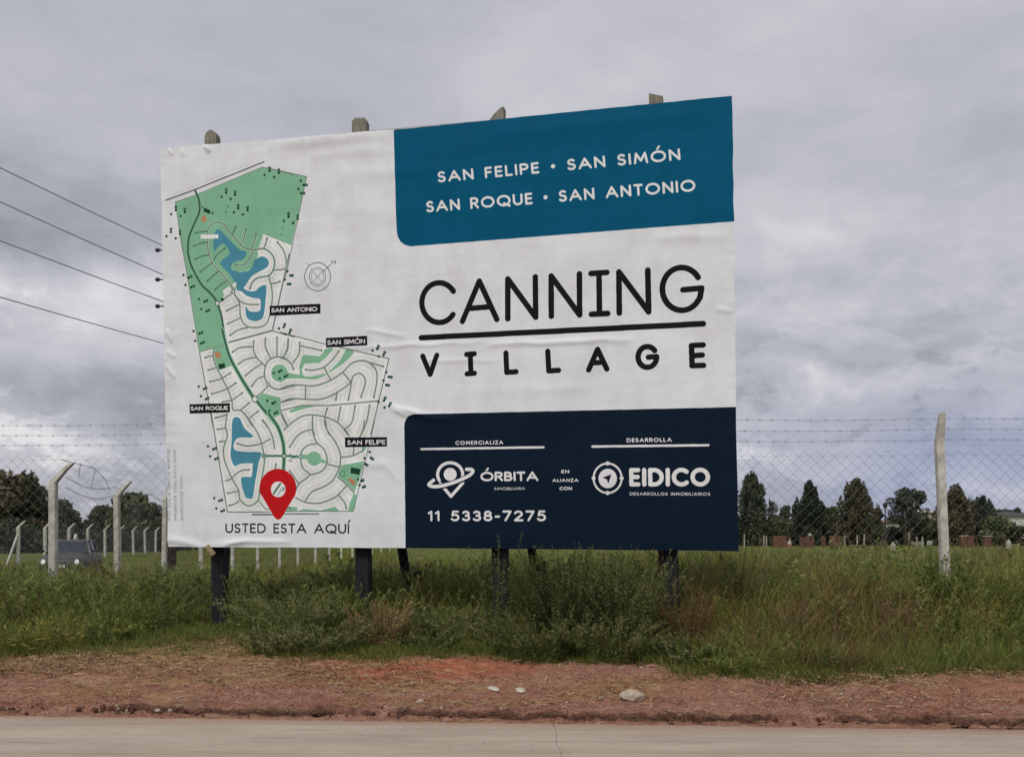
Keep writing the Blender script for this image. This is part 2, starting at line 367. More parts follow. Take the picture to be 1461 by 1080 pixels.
# soil blown over the road near its edge
sp = t.add('ShaderNodeSeparateXYZ'); t.l.new(geo, sp.inputs[0])
ed = t.math('SUBTRACT', t.math('SUBTRACT', 8.40, t.math('MULTIPLY', sp.outputs[0], 0.077)), sp.outputs[1])
dust = t.math('MULTIPLY', t.math('SUBTRACT', 1.0, t.math('DIVIDE', ed, 0.30), clamp=True), t.ramp(a2, [(.3, (.4, .4, .4)), (.6, (1, 1, 1))]))
col = t.mix(dust, col, lin(150, 122, 104))
finish(t, col, 0.85, t.noise(geo, 60, 5, 0.7), 0.25, 0.01, spec=0.2)
M['road'] = m
M['mortar_joint'] = simple('joint_filler', lin(126, 114, 102), lin(146, 132, 120), 10, 0.9, 0.4)
M['soil_clod'] = simple('soil_clods', lin(74, 47, 37), lin(116, 80, 65), 9, 0.95, 0.6, dark=lin(52, 32, 25))

# ------------------------------------------------------------------ ground sheet
def build_ground():
    xs = np.concatenate([-np.geomspace(2500, 9.2, 46), np.arange(-9.1, 9.1, 0.036), np.geomspace(9.2, 2500, 46)])
    ys = np.concatenate([-np.geomspace(900, 4, 14), [-3.6, 0, 4, 7], np.arange(7.7, 8.0, .1), np.arange(8.0, 12.2, 0.034), np.geomspace(12.25, 3500, 74)])
    X, Y = np.meshgrid(xs, ys)
    e = road_edge(X); d = Y - e
    Z = base_z(X, Y)
    near = sstep(60, 14, np.hypot(X, Y - 8))
    # ragged soil lip, clods and ruts on the verge
    lipd = 0.20 + 0.22 * (fbm(X * 0.8, X * 0 + 1, 11) - .5) + 0.10 * (vnoise(X * 5, X * 0, 12) - .5)
    Z = Z + 0.030; Z = np.where(d < lipd + .02, 0.006 + (Z - .006) * sstep(lipd - .012, lipd + .012, d), Z)
    Z = Z + 0.022 * sstep(.3, .6, fbm(X * 4.2, Y * 4.2, 21)) * np.exp(-((d - lipd - .09) / .13) ** 2) + .016 * (vnoise(X * 26, Y * 26, 22) - .5) * np.exp(-((d - lipd - .05) / .25) ** 2)
    und = (fbm(X * .7, Y * .9, 31) - .5) * 0.09 + (fbm(X * 3.5, Y * 6, 32) - .5) * 0.030
    fine = (fbm(X * 11, Y * 13, 33, 3) - .5) * 0.050 + .018 * sstep(.6, .8, vnoise(X * 14, Y * 16, 39))
    rip = -0.03 * sstep(.60, .75, fbm(X * 1.6, Y * 7, 36)) * sstep(1.1, .4, d)
    Z = Z + (und * sstep(.3, 1.2, d) + fine + rip) * near * sstep(-0.02, 0.15, d)
    Z = np.where(d < 0, -0.09 + 0 * Z, Z)
    Z = np.where((d >= 0) & (d < lipd - .02), np.maximum(Z, -.004), Z)
    Z = Z + np.where(Y > 200, (fbm(X / 400, Y / 400, 41) - .5) * 3.0, 0) * sstep(200, 900, Y)
    Z = np.where(Y < -3.8, 0.0 + 0 * Z, Z)
    ny, nx = X.shape
    V = np.stack([X, Y, Z], -1).reshape(-1, 3)
    i = np.arange(nx - 1)[None, :] + nx * np.arange(ny - 1)[:, None]
    T = np.stack([i, i + 1, i + nx + 1, i + nx], -1).reshape(-1, 4)
    me = np_mesh('ground', V, T, quads=True, smooth=True)
    # zones
    vx, vy = X.ravel(), Y.ravel(); dd = d.ravel()
    pxx = CX + vx * F / np.maximum(vy, 1); 
    dirt = 1 - sstep(-.25, .25, vy - veg_front(vx) + 0.9 * (fbm(vx * 1.3, vy * 2, 51) - .5))
    dirt = np.where(vy < 8, 0.8, dirt)
    org = np.exp(-(((vx + 0.95) / 1.25) ** 2 + ((vy - 10.35) / 0.55) ** 2) ** 2) + .35 * np.exp(-((vx - 6) / 2.0) ** 2 - ((vy - 9.4) / .4) ** 2)
    th = np.exp(-(((vx + 5.0) / 3.0) ** 4)) * sstep(9.9, 10.8, vy) * 0.95 + 0.55 * sstep(2.3, 3.2, vx) * sstep(8.8, 9.8, vy) * sstep(.4, .6, fbm(vx * 1.2, vy * 3, 61))
    th = np.maximum(th, 0.6 * sstep(.52, .62, fbm(vx * .9, vy * 3.0, 62)) * sstep(8.6, 9.2, vy))
    lv = lipd.ravel(); lip_shade = np.exp(-((dd - lv + .008) / .034) ** 2) * sstep(.30, .5, fbm(vx * 2.6, vx * 0 + 9, 65)) + .5 * sstep(.55, .7, fbm(vx * 3, vy * 9, 66)) * np.exp(-((dd - lv - .12) / .16) ** 2)  # painted undercut shade along the lip, plus broken dark patches behind it
    da = me.attributes.new('lip_shade', 'FLOAT', 'POINT'); da.data.foreach_set('value', np.clip(lip_shade, 0, 1).astype(np.float32))
    c = me.color_attributes.new('zone', 'FLOAT_COLOR', 'POINT')
    arr = np.stack([dirt, np.clip(org, 0, 1), np.clip(th, 0, 1), np.ones_like(dirt)], -1)
    c.data.foreach_set('color', arr.astype(np.float32).ravel())
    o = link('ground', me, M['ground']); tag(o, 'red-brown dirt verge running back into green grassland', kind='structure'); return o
VF_X = [-9, -5.9, -5.2, -4.4, -4.0, -3.3, -2.6, -1.5, -0.8, -.2, .9, 1.7, 2.0, 2.6, 3.3, 4.4, 5.8, 9]
VF_Y = [11.0, 11.2, 11.5, 12.1, 12.9, 12.5, 11.1, 10.9, 11.1, 10.9, 10.7, 10.8, 10.2, 10.0, 10.1, 10.3, 10.3, 10.3]
def veg_front(x): return np.interp(x, VF_X, VF_Y) + 0.25 * (fbm(np.asarray(x) * 1.1, np.asarray(x) * 0, 71) - .5)
ground = build_ground()

# concrete road in slabs with a ragged joint
road = empty('road'); tag(road, 'pale worn concrete road crossing the foreground', kind='structure')
def slab(x0, x1, ragged0, ragged1):
    ys = list(np.arange(-3.6, 8.3, 0.12)) + ['E']
    L, Rr = [], []
    for y in ys:
        yl = float(road_edge(x0)) + .06 if y == 'E' else y; yr = float(road_edge(x1)) + .06 if y == 'E' else y
        jl = (float(fbm(yl * 2.1, 0.0, 81)) - .5) * 0.05 if ragged0 else 0; jr = (float(fbm(yr * 2.1, 0.0, 81)) - .5) * 0.05 if ragged1 else 0
        L.append((x0 + jl + 0.0025, yl)); Rr.append((x1 + jr - 0.0025, yr))
    V = [(x, y, 0.0) for x, y in L] + [(x, y, 0.0) for x, y in Rr] + [(x, y, -0.08) for x, y in L] + [(x, y, -0.08) for x, y in Rr]
    n = len(L); Fc = []
    for i in range(n - 1):
        Fc.append((i, n + i, n + i + 1, i + 1)); Fc.append((2 * n + i, i, i + 1, 2 * n + i + 1)); Fc.append((n + i, 3 * n + i, 3 * n + i + 1, n + i + 1))
    Fc.append((n - 1, 2 * n - 1, 4 * n - 1, 3 * n - 1)); Fc.append((0, 2 * n, 3 * n, n))
    mb = MB(); mb.v = V; mb.f = Fc; return mb.obj('slab', M['road'], road)
J0 = 0.36
slab(J0 - 6, J0, True, True); slab(J0, J0 + 6, True, True)
slab(J0 - 12, J0 - 6, True, True); slab(J0 + 6, J0 + 12, True, True)
slab(-90, J0 - 12, False, True); slab(J0 + 12, 90, True, False)
jf = MB()
for k in (-12, -6, 0, 6, 12): jf.box((J0 + k, 2.35, -0.033), (0.14, 11.8, 0.06))
jf.obj('joint_filler', M['mortar_joint'], road)

# ------------------------------------------------------------------ billboard: plane and print
DL, DR = 13.5, 13.5 * 569 / 649
PL = Vector((wx(240, DL), DL, 0)); PR = Vector((wx(1054, DR), DR, 0))
U = (PR - PL).normalized(); NRM = Vector((U.y, -U.x, 0)).normalized()
if NRM.y > 0: NRM = -NRM
def st(px, py, off=0.0):
    """photo pixel -> metres on the board plane (s along, t up)"""
    px = np.asarray(px, float); py = np.asarray(py, float)
    dx, dz = (px - CX) / F, (HY - py) / F
    lam = (NRM.x * PL.x + NRM.y * PL.y + off) / (NRM.x * dx + NRM.y)
    X, Y, Z = dx * lam, lam, CZ + dz * lam
    return (X - PL.x) * U.x + (Y - PL.y) * U.y, Z
def board(s, t, off=0.0):
    return Vector((PL.x + U.x * s + NRM.x * off, PL.y + U.y * s + NRM.y * off, t))
TP = 400.0                      # print pixels per metre
S0, T0 = -0.25, 1.2
TW, TH = 3360, 2320
IMG = np.zeros((TH, TW, 3), np.float32)
def tx(P):
    P = np.asarray(P, float).reshape(-1, 2); s, t_ = st(P[:, 0], P[:, 1])
    return np.stack([(s - S0) * TP, (t_ - T0) * TP], -1)
def fill(P, color, raw=False):
    Q = P if raw else tx(P)
    x0, y0 = np.floor(Q.min(0)).astype(int); x1, y1 = np.ceil(Q.max(0)).astype(int) + 1
    x0, y0 = max(x0, 0), max(y0, 0); x1, y1 = min(x1, TW), min(y1, TH)
    if x1 <= x0 or y1 <= y0: return
    gx = np.arange(x0, x1)[None, :] + .5; gy = np.arange(y0, y1)[:, None] + .5
    ins = np.zeros((y1 - y0, x1 - x0), bool)
    for i in range(len(Q)):
        (ax, ay), (bx, by) = Q[i], Q[(i + 1) % len(Q)]
        if ay == by: continue
        cond = (gy > min(ay, by)) & (gy <= max(ay, by))
        ins ^= cond & (gx < (bx - ax) * (gy - ay) / (by - ay) + ax)
    IMG[y0:y1, x0:x1][ins] = color
def stroke(P, th, color, raw=False, a=1.0):
    """polyline, th in texture pixels"""
    Q = P if raw else tx(P); h = th / 2
    for i in range(len(Q) - 1):
        A, B = Q[i], Q[i + 1]
        lo = np.floor(np.minimum(A, B) - h - 1).astype(int); hi = np.ceil(np.maximum(A, B) + h + 2).astype(int)
        x0, y0 = max(lo[0], 0), max(lo[1], 0); x1, y1 = min(hi[0], TW), min(hi[1], TH)
        if x1 <= x0 or y1 <= y0: continue
        gx = np.arange(x0, x1)[None, :] + .5 - A[0]; gy = np.arange(y0, y1)[:, None] + .5 - A[1]
        dx, dy = B - A; L2 = dx * dx + dy * dy + 1e-9
        tt = np.clip((gx * dx + gy * dy) / L2, 0, 1)
        m_ = (gx - tt * dx) ** 2 + (gy - tt * dy) ** 2 <= h * h
        sub = IMG[y0:y1, x0:x1]; sub[m_] = sub[m_] * (1 - a) + np.array(color) * a
def smooth(P, n=6, closed=False):
    P = np.asarray(P, float)
    if len(P) < 3: return P
    Q = np.vstack([P[-1:], P, P[:2]]) if closed else np.vstack([2 * P[0] - P[1], P, 2 * P[-1] - P[-2]])
    out = []
    for i in range(1, len(Q) - 2):
        for k in range(n):
            u = k / n
            out.append(.5 * ((2 * Q[i]) + (-Q[i - 1] + Q[i + 1]) * u + (2 * Q[i - 1] - 5 * Q[i] + 4 * Q[i + 1] - Q[i + 2]) * u * u + (-Q[i - 1] + 3 * Q[i] - 3 * Q[i + 1] + Q[i + 2]) * u ** 3))
    if not closed: out.append(Q[-2])
    return np.array(out)
CR = {1: (220, 180, 6), 2: (220, 320, 6), 3: (380, 220, 6), 4: (340, 340, 7.714), 5: (260, 470, 7.714), 6: (400, 460, 6.75),
      7: (240, 590, 5.684), 8: (390, 600, 6), 9: (580, 360, 3.3205), 10: (550, 120, 2.8096), 11: (570, 580, 5.144), 12: (780, 580, 5.143)}
def c(k, P):
    x, y, s = CR[k]; P = np.asarray(P, float).reshape(-1, 2); return P / s + np.array([x, y])
PXT = 3.75                     # texture pixels per photo pixel, about

def arc(cx, cy, rx, ry, a0, a1, n=20):
    return [(cx + rx * math.cos(R(a0 + (a1 - a0) * i / n)), cy + ry * math.sin(R(a0 + (a1 - a0) * i / n))) for i in range(n + 1)]
GL = {
 'A': (.86, [[(0, 0), (.43, 1), (.86, 0)], [(.16, .33), (.70, .33)]]),
 'B': (.56, [[(0, 0), (0, 1), (.26, 1)] + arc(.26, .76, .24, .24, 90, -90) + [(0, .52)], [(.26, .52)] + arc(.28, .26, .28, .26, 90, -90) + [(0, 0)]]),
 'C': (.82, [arc(.5, .5, .5, .5, 48, 312, 26)]),
 'D': (.76, [[(0, 0), (0, 1), (.26, 1)] + arc(.26, .5, .5, .5, 90, -90) + [(0, 0)]]),
 'E': (.46, [[(.46, 1), (0, 1), (0, 0), (.46, 0)], [(0, .52), (.42, .52)]]),
 'F': (.44, [[(.44, 1), (0, 1), (0, 0)], [(0, .52), (.40, .52)]]),
 'G': (.94, [arc(.5, .5, .5, .5, 48, 350, 28) + [(.97, .48), (.55, .48)]]),
 'I': (.0, [[(0, 0), (0, 1)]]),
 'J': (.36, [[(.36, 1), (.36, .25)] + arc(.18, .2, .18, .2, 0, -150, 10)]),
 'L': (.42, [[(0, 1), (0, 0), (.42, 0)]]),
 'M': (.92, [[(0, 0), (.12, 1), (.46, .22), (.80, 1), (.92, 0)]]),
 'N': (.68, [[(0, 0), (0, 1), (.68, 0), (.68, 1)]]),
 'O': (1.0, [arc(.5, .5, .5, .5, 0, 360, 30)]),
 'P': (.54, [[(0, 0), (0, 1), (.28, 1)] + arc(.28, .74, .26, .26, 90, -90) + [(0, .48)]]),
 'Q': (1.0, [arc(.5, .5, .5, .5, 0, 360, 30), [(.52, .22), (.98, -.08)]]),
 'R': (.56, [[(0, 0), (0, 1), (.28, 1)] + arc(.28, .74, .26, .26, 90, -90) + [(0, .48)], [(.26, .48), (.56, 0)]]),
 'S': (.50, [arc(.26, .755, .23, .245, 35, 250, 16)[:-1] + [(.25, .52)] + arc(.24, .255, .26, .255, 78, -150, 18)]),
 'T': (.58, [[(0, 1), (.58, 1)], [(.29, 1), (.29, 0)]]),
 'U': (.66, [[(0, 1), (0, .33)] + arc(.33, .33, .33, .33, 180, 360, 14) + [(.66, 1)]]),
 'V': (.82, [[(0, 1), (.41, 0), (.82, 1)]]),
 'Y': (.70, [[(0, 1), (.35, .48), (.70, 1)], [(.35, .48), (.35, 0)]]),
 'Z': (.60, [[(0, 1), (.60, 1), (0, 0), (.60, 0)]]),
 '1': (.22, [[(0, .82), (.20, 1), (.20, 0)]]),
 '2': (.54, [arc(.27, .73, .26, .26, 165, -35, 16) + [(0, 0), (.56, 0)]]),
 '3': (.50, [arc(.24, .75, .22, .24, 150, -90, 16), arc(.24, .27, .26, .27, 90, -150, 16)]),
 '5': (.52, [[(.48, 1), (.12, 1), (.06, .56)] + arc(.24, .32, .28, .32, 115, -150, 18)]),
 '7': (.52, [[(0, 1), (.54, 1), (.14, 0)]]),
 '8': (.52, [arc(.26, .76, .21, .23, 0, 360, 20), arc(.26, .27, .26, .27, 0, 360, 22)]),
 '-': (.26, [[(0, .42), (.26, .42)]]),
 ' ': (.34, []), '.': (.0, [[(0, 0.02), (0.01, 0.02)]]),
}
def text(s, BL, BR, TL, th, color, gap=0.3):
    """stroke lettering between two baseline ends; th = stroke in photo pixels"""
    ws = []; x = 0; items = []
    for ch in s:
        base = {'Ó': 'O', 'Í': 'I'}.get(ch, ch)
        if ch == '•': wd, strokes = .2, None
        else: wd, strokes = GL[base]
        items.append((ch, x, wd, strokes)); x += wd + gap
    W = x - gap
    b, r_, tl = tx([BL])[0], tx([BR])[0], tx([TL])[0]
    e1, e2 = (r_ - b) / W, tl - b
    T = th * PXT
    inset = T / 2 / np.linalg.norm(e2)
    for ch, x0, wd, strokes in items:
        if strokes is None:
            P = b + e1 * (x0 + .1) + e2 * .5; stroke(np.array([P, P + .01]), T * 1.9, color, True); continue
        for sk in strokes:
            P = np.array([b + e1 * (x0 + p[0]) + e2 * (inset + p[1] * (1 - 2 * inset)) for p in sk]); stroke(P, T, color, True)
        if ch == 'Ó': stroke(np.array([b + e1 * (x0 + .46) + e2 * 1.14, b + e1 * (x0 + .62) + e2 * 1.34]), T * .85, color, True)
        if ch == 'Í': stroke(np.array([b + e1 * (x0 + .0) + e2 * 1.12, b + e1 * (x0 + .16) + e2 * 1.36]), T * .85, color, True)

WHITE = np.array([.765, .80, .85]); LOT = np.array([.84, .87, .88])
GREEN = np.array(lin(134, 190, 158)); GDK = np.array(lin(84, 122, 106)); LAKE = np.array(lin(78, 146, 170)); ROADC = np.array(lin(116, 132, 126)); LINE = np.array(lin(120, 134, 126))
TREE = np.array(lin(28, 70, 48)); BLK = np.array([.008, .008, .011]); TEAL = np.array([.0008, .098, .20]); NAVY = np.array([.0055, .0145, .031]); OW = np.array([.82, .83, .85])

def draw_print():
    IMG[:] = WHITE
    yy, xx = np.mgrid[0:TH:8, 0:TW:8]
    # estate ground (whiter than the sheet)
    estate = np.vstack([c(3, [(215, 778)]), c(4, [(375, 1010)]), c(6, [(430, 210), (1045, 350), (870, 1080)]), c(8, [(685, 775), (100, 775)]), c(7, [(480, 797), (350, 0)]), c(5, [(190, 250)]), c(2, [(385, 1080), (210, 0)]), c(1, [(180, 652), (360, 590), (925, 352)]), c(3, [(0, 118), (345, 195)])])
    fill(estate, LOT)
    roads = []
    def rd(k, P, dot0=False, dot1=False, sm=True): roads.append((smooth(c(k, P)) if sm else c(k, P), dot0, dot1))
    # upper estate
    rd(2, [(360, 75), (400, 66), (460, 60)], True)
    rd(2, [(460, 80), (462, 40), (490, 8), (540, -15), (590, 0), (640, 60), (700, 130), (760, 195), (850, 220), (935, 210), (1000, 250), (1030, 310), (1020, 390), (980, 440), (890, 460), (840, 500), (820, 550)], False, True)
    rd(2, [(460, 60), (455, 180), (480, 290), (510, 350), (600, 450), (670, 540), (690, 600), (730, 680), (740, 800), (790, 870), (870, 885), (950, 860), (985, 790), (1010, 650), (1005, 540), (985, 470), (985, 440)])
    rd(2, [(690, 610), (740, 660), (800, 685), (890, 688)], False, True)
    for P in ([(340, 188), (400, 165), (455, 155)], [(352, 300), (410, 275), (470, 262)], [(395, 410), (450, 365), (500, 330)], [(455, 490), (500, 445), (550, 405)], [(525, 558), (575, 515), (625, 485)], [(620, 742), (680, 710), (735, 685)], [(630, 852), (690, 825), (740, 800)], [(650, 950), (720, 905), (800, 885)], [(605, 208), (540, 260), (510, 310)], [(700, 345), (740, 355), (790, 330), (850, 240)], [(700, 20), (685, 55), (665, 90)], [(785, 50), (770, 110), (745, 165)], [(872, 85), (860, 140), (835, 205)], [(965, 120), (955, 165), (935, 210)], [(1055, 155), (1110, 230), (1130, 320), (1120, 380), (1020, 395)], [(1075, 490), (1040, 505), (1000, 508)]):
        rd(2, P, True)
    rd(2, [(540, 680), (670, 590)], sm=False)
    # middle left
    for P in ([(255, 310), (300, 298), (340, 290)], [(285, 448), (365, 425)], [(620, 380), (700, 330), (820, 305)], [(695, 510), (780, 440), (870, 380)], [(765, 625), (830, 545), (905, 515)], [(555, 248), (640, 200), (780, 190)], [(885, 1000), (920, 1040), (945, 1080)], [(375, 970), (430, 958), (480, 940)], [(785, 130), (785, 230), (820, 310), (910, 400)], [(915, 100), (915, 190), (975, 325)], [(1043, 90), (1042, 200), (1040, 300)], [(1165, 110), (1155, 210), (1115, 310)]):
        rd(5, P, True)
    rd(5, [(305, 575), (420, 545), (530, 480)], True, True); rd(5, [(325, 710), (480, 660), (590, 590)], True, True)
    rd(5, [(440, 800), (550, 775), (660, 700)], False, True); rd(5, [(640, 890), (735, 810)], False, True); rd(5, [(730, 985), (835, 900)], False, True)
    rd(5, [(345, 240), (340, 290), (370, 400), (450, 560), (510, 680), (550, 800), (560, 885), (640, 890), (700, 950), (770, 1060)])
    rd(5, [(905, 460), (925, 380), (975, 325), (1060, 300), (1150, 330), (1210, 400), (1220, 440)]); rd(5, [(905, 460), (905, 500), (920, 560), (945, 600), (1000, 645), (1080, 660), (1234, 620)])
    rd(5, [(945, 620), (870, 700), (800, 750)])
    rd(5, [(1090, 800), (1160, 785), (1234, 765)]); rd(5, [(1090, 940), (1150, 1060)])
    # middle right
    rd(6, [(75, 165), (70, 260), (30, 330)], True); rd(6, [(185, 195), (180, 300), (120, 390)], True); rd(6, [(0, 340), (60, 360), (105, 400), (125, 450)], False, True)
    rd(6, [(190, 225), (395, 270)], False, True); rd(6, [(245, 455), (320, 460), (420, 430), (500, 360), (560, 280)], True, True); rd(6, [(420, 430), (485, 555)])
    rd(6, [(0, 640), (100, 605), (200, 605), (330, 610), (480, 560), (600, 480), (680, 400), (760, 370), (850, 385), (920, 460), (930, 560), (900, 720)], False, True)
    rd(6, [(850, 385), (990, 425)], False, True)
    rd(6, [(0, 770), (100, 735), (240, 740), (380, 740), (500, 700), (600, 640), (680, 575), (700, 520), (760, 490), (810, 530), (815, 600), (775, 720)], False, True)
    rd(6, [(685, 575), (672, 660), (655, 745)], False, True); rd(6, [(600, 480), (680, 575)]); rd(6, [(245, 620), (240, 740)]); rd(6, [(545, 670), (535, 745)], False, True)
    rd(6, [(40, 1030), (130, 950), (220, 900), (310, 890), (430, 910), (560, 970), (650, 1080)], True)
    rd(6, [(450, 830), (430, 910), (430, 980), (470, 1080)], True); rd(6, [(580, 820), (555, 950)], True); rd(6, [(720, 805), (690, 960), (625, 1020)], True)
    rd(6, [(860, 800), (830, 960), (780, 1080)], True); rd(6, [(310, 900), (310, 1020), (330, 1080)]); rd(6, [(10, 870), (65, 990)])
    # lower right
    rd(8, [(140, 225), (190, 150), (250, 100), (330, 75)], True); rd(8, [(335, 0), (340, 100), (370, 185), (430, 240), (460, 320), (450, 390), (400, 440), (310, 465)])
    rd(8, [(370, 200), (300, 210), (245, 260), (235, 330), (255, 410), (310, 465), (220, 540), (190, 600)])
    rd(8, [(450, 0), (460, 80), (530, 180), (570, 270), (575, 350), (555, 430), (500, 520), (420, 570), (330, 610), (270, 690)])
    rd(8, [(460, 370), (565, 400)]); rd(8, [(580, 315), (680, 300), (770, 255)], False, True); rd(8, [(610, 70), (650, 130)]); rd(8, [(690, 230), (685, 300)])
    rd(8, [(780, 0), (770, 70), (740, 140)])
    rd(8, [(140, 430), (215, 535)], True); rd(8, [(190, 660), (280, 700), (400, 705), (520, 660), (580, 610), (630, 550)]); rd(8, [(550, 480), (630, 550), (690, 615)])
    rd(8, [(560, 640), (610, 700), (625, 750)], False, True); rd(8, [(60, 740), (140, 745)], False, True)
    # lower left
    rd(7, [(480, 0), (465, 100), (480, 180), (450, 280), (455, 370), (480, 440), (520, 530), (570, 620), (580, 690), (620, 735), (670, 745), (730, 700), (745, 600), (760, 520), (780, 400), (770, 300), (740, 190), (690, 100), (620, 0)])
    for P in ([(385, 35), (480, 10)], [(400, 128), (470, 118)], [(420, 228), (460, 222)], [(560, 242), (640, 262), (750, 245), (830, 205)], [(765, 55), (820, 130), (850, 205), (862, 285)], [(655, 455), (600, 460), (550, 490), (510, 530), (465, 545)], [(485, 645), (565, 630)], [(495, 745), (545, 730), (575, 705)], [(875, 410), (870, 450)]):
        rd(7, P, True)
    # lot divisions: short ticks square to each street
    LT = np.array(lin(184, 194, 188))
    for P, _, _ in roads:
        Q = tx(P); L = np.r_[0, np.cumsum(np.linalg.norm(np.diff(Q, axis=0), axis=1))]
        if L[-1] < 10: continue
        step = 3.0 * PXT
        for sdist in np.arange(step, L[-1], step):
            p = np.array([np.interp(sdist, L, Q[:, 0]), np.interp(sdist, L, Q[:, 1])]); q = np.array([np.interp(min(sdist + 2, L[-1]), L, Q[:, 0]), np.interp(min(sdist + 2, L[-1]), L, Q[:, 1])])
            d = q - p; n = np.linalg.norm(d)
            if n < 1e-6: continue
            d = np.array([-d[1], d[0]]) / n
            for sg in (-1, 1): stroke(np.array([p + d * sg * 4, p + d * sg * 24]), 1.6, LT, True)
        for sg in (-1, 1):
            d = np.gradient(Q, axis=0); d = np.stack([-d[:, 1], d[:, 0]], -1) / (np.linalg.norm(d, axis=1)[:, None] + 1e-9)
            stroke(Q + d * sg * 24, 1.6, LT * .96, True)
    # clip everything that spilled outside the estate: repaint the sheet round it
    keep = IMG.copy(); IMG[:] = WHITE
    fillmask = np.zeros((TH, TW), bool)
    Q = tx(estate); gy = np.arange(TH)[:, None] + .5; gx = np.arange(TW)[None, :] + .5
    for i in range(len(Q)):
        (ax, ay), (bx, by) = Q[i], Q[(i + 1) % len(Q)]
        if ay == by: continue
        fillmask ^= ((gy > min(ay, by)) & (gy <= max(ay, by))) & (gx < (bx - ax) * (gy - ay) / (by - ay) + ax)
    IMG[fillmask] = keep[fillmask]; del keep
    # greens
    top = np.vstack([c(1, [(180, 652), (360, 590), (925, 352)]), c(3, [(0, 118), (345, 195), (215, 778)]), c(2, [(935, 85), (890, 215)])])
    fill(top, GREEN)
    left = np.vstack([c(1, [(180, 652), (360, 590)]), c(2, [(900, 100), (880, 215), (890, 270), (860, 310), (830, 385), (770, 410), (700, 405), (660, 375), (690, 430), (705, 510), (700, 560), (650, 560), (590, 620), (560, 680), (575, 780), (600, 930), (635, 1080)]), c(5, [(470, 170), (190, 250)]), c(2, [(385, 1080), (210, 0)])])
    fill(left, GREEN)
    G2_ = GREEN * .93
    for P, k in (([(330, 210), (470, 170), (540, 400), (400, 450), (350, 300)], 5), ([(830, 750), (880, 700), (1080, 750), (1090, 930), (1020, 970), (900, 860)], 5), ([(575, 385), (780, 345), (740, 490), (690, 620), (620, 545), (550, 475)], 8), ([(80, 850), (200, 800), (380, 795), (200, 840), (100, 870)], 6), ([(100, 775), (120, 735), (205, 740), (205, 775)], 8), ([(205, 775), (260, 755), (400, 768), (530, 735), (565, 775)], 8), ([(640, 775), (660, 690), (690, 620), (712, 640), (685, 775)], 8), ([(740, 150), (810, 180), (790, 250), (760, 250)], 8)):
        fill(c(k, P), GREEN)
    fill(c(5, arc(1070, 480, 92, 98, 0, 360)), GREEN)
    fill(smooth(c(6, [(0, 480), (40, 470), (75, 480), (185, 505), (180, 430), (200, 370), (230, 310), (380, 325), (430, 255), (510, 250), (480, 290), (380, 390), (230, 400), (215, 505), (300, 520), (440, 490), (430, 510), (340, 550), (180, 540), (60, 545), (0, 580)]), 2, True), GREEN)
    fill(smooth(c(6, [(640, 255), (710, 290), (600, 400), (480, 480), (470, 470), (570, 370)]), 2, True), GREEN)
    fill(c(8, arc(350, 325, 62, 62, 0, 360)), GREEN); fill(c(8, [(240, 290), (330, 290), (330, 330), (240, 330)]), GREEN); fill(c(8, [(380, 310), (455, 345), (450, 365), (380, 360)]), GREEN)
    # lot grid over the shaded left part
    for k in range(16):
        for j in (0, 1):
            P = c(2, [(350 + k * 18 + j * 40, 90 + k * 33), (440 + k * 20, 60 + k * 33)]); stroke(P, 1.6, GREEN * .86)
    for k in range(9): stroke(c(2, [(350 + 12 * k, 120 + k * 50), (430 + 24 * k, 90 + k * 50 + 40)]), 1.6, GREEN * .85)
    for k in range(12): stroke(c(2, [(640 + 21 * k, -2 + 9 * k), (610 + 24 * k, 78 + 11 * k)]), 1.6, GREEN * .86)
    for k in range(4): stroke(c(2, [(650 - 4 * k, 20 + 22 * k), (880 - 6 * k, 110 + 22 * k)]), 1.6, GREEN * .86)
    # lake banks (white or green ground strips round the water), then lakes
    lake1 = [(520, 75), (545, 45), (580, 70), (620, 110), (680, 175), (740, 225), (775, 232), (788, 262), (750, 305), (690, 320), (655, 370), (700, 405), (770, 410), (830, 385), (860, 310), (900, 285), (940, 280), (975, 310), (978, 350), (950, 380), (890, 410), (830, 450), (790, 510), (765, 550), (820, 575), (870, 570), (900, 540), (955, 525), (955, 620), (935, 780), (900, 820), (850, 828), (800, 805), (785, 760), (787, 705), (815, 745), (900, 745), (912, 690), (905, 640), (850, 630), (790, 610), (750, 575), (710, 560), (700, 510), (650, 430), (600, 380), (570, 340), (580, 310), (640, 265), (645, 230), (610, 180), (580, 165), (530, 215), (515, 230), (508, 150)]
    fill(smooth(c(2, lake1), 4, True), LAKE); 
    fill(smooth(c(7, [(520, 60), (550, 28), (585, 45), (620, 120), (690, 190), (560, 200), (535, 290), (640, 310), (752, 315), (742, 370), (722, 402), (640, 402), (585, 408), (540, 425), (515, 380), (505, 330), (515, 220)]), 4, True), LAKE)
    fill(smooth(c(7, [(690, 402), (735, 370), (705, 560), (685, 680), (650, 687), (622, 665), (590, 530), (640, 512), (678, 505)]), 4, True), LAKE)
    for lk, k in ((lake1, 2),):
        P = smooth(c(k, lk), 4, True); stroke(np.vstack([P, P[:1]]), 1.6, LAKE * .75)
    fill(c(2, [(585, 570), (645, 530), (660, 560), (600, 612)]), LOT); fill(c(2, [(668, 515), (700, 495), (705, 525), (680, 545)]), LOT)
    # boundary lines and green strips
    def ln(k, P, th, col, sm=False): stroke(smooth(c(k, P)) if sm else c(k, P), th * PXT, col)
    ln(3, [(0, 118), (345, 195), (160, 1080)], 1.1, LINE * .8); ln(4, [(560, 180), (375, 1010)], 2.2, LINE); ln(1, [(180, 652), (360, 590), (925, 352), (1200, 420)], .8, LINE * .8)
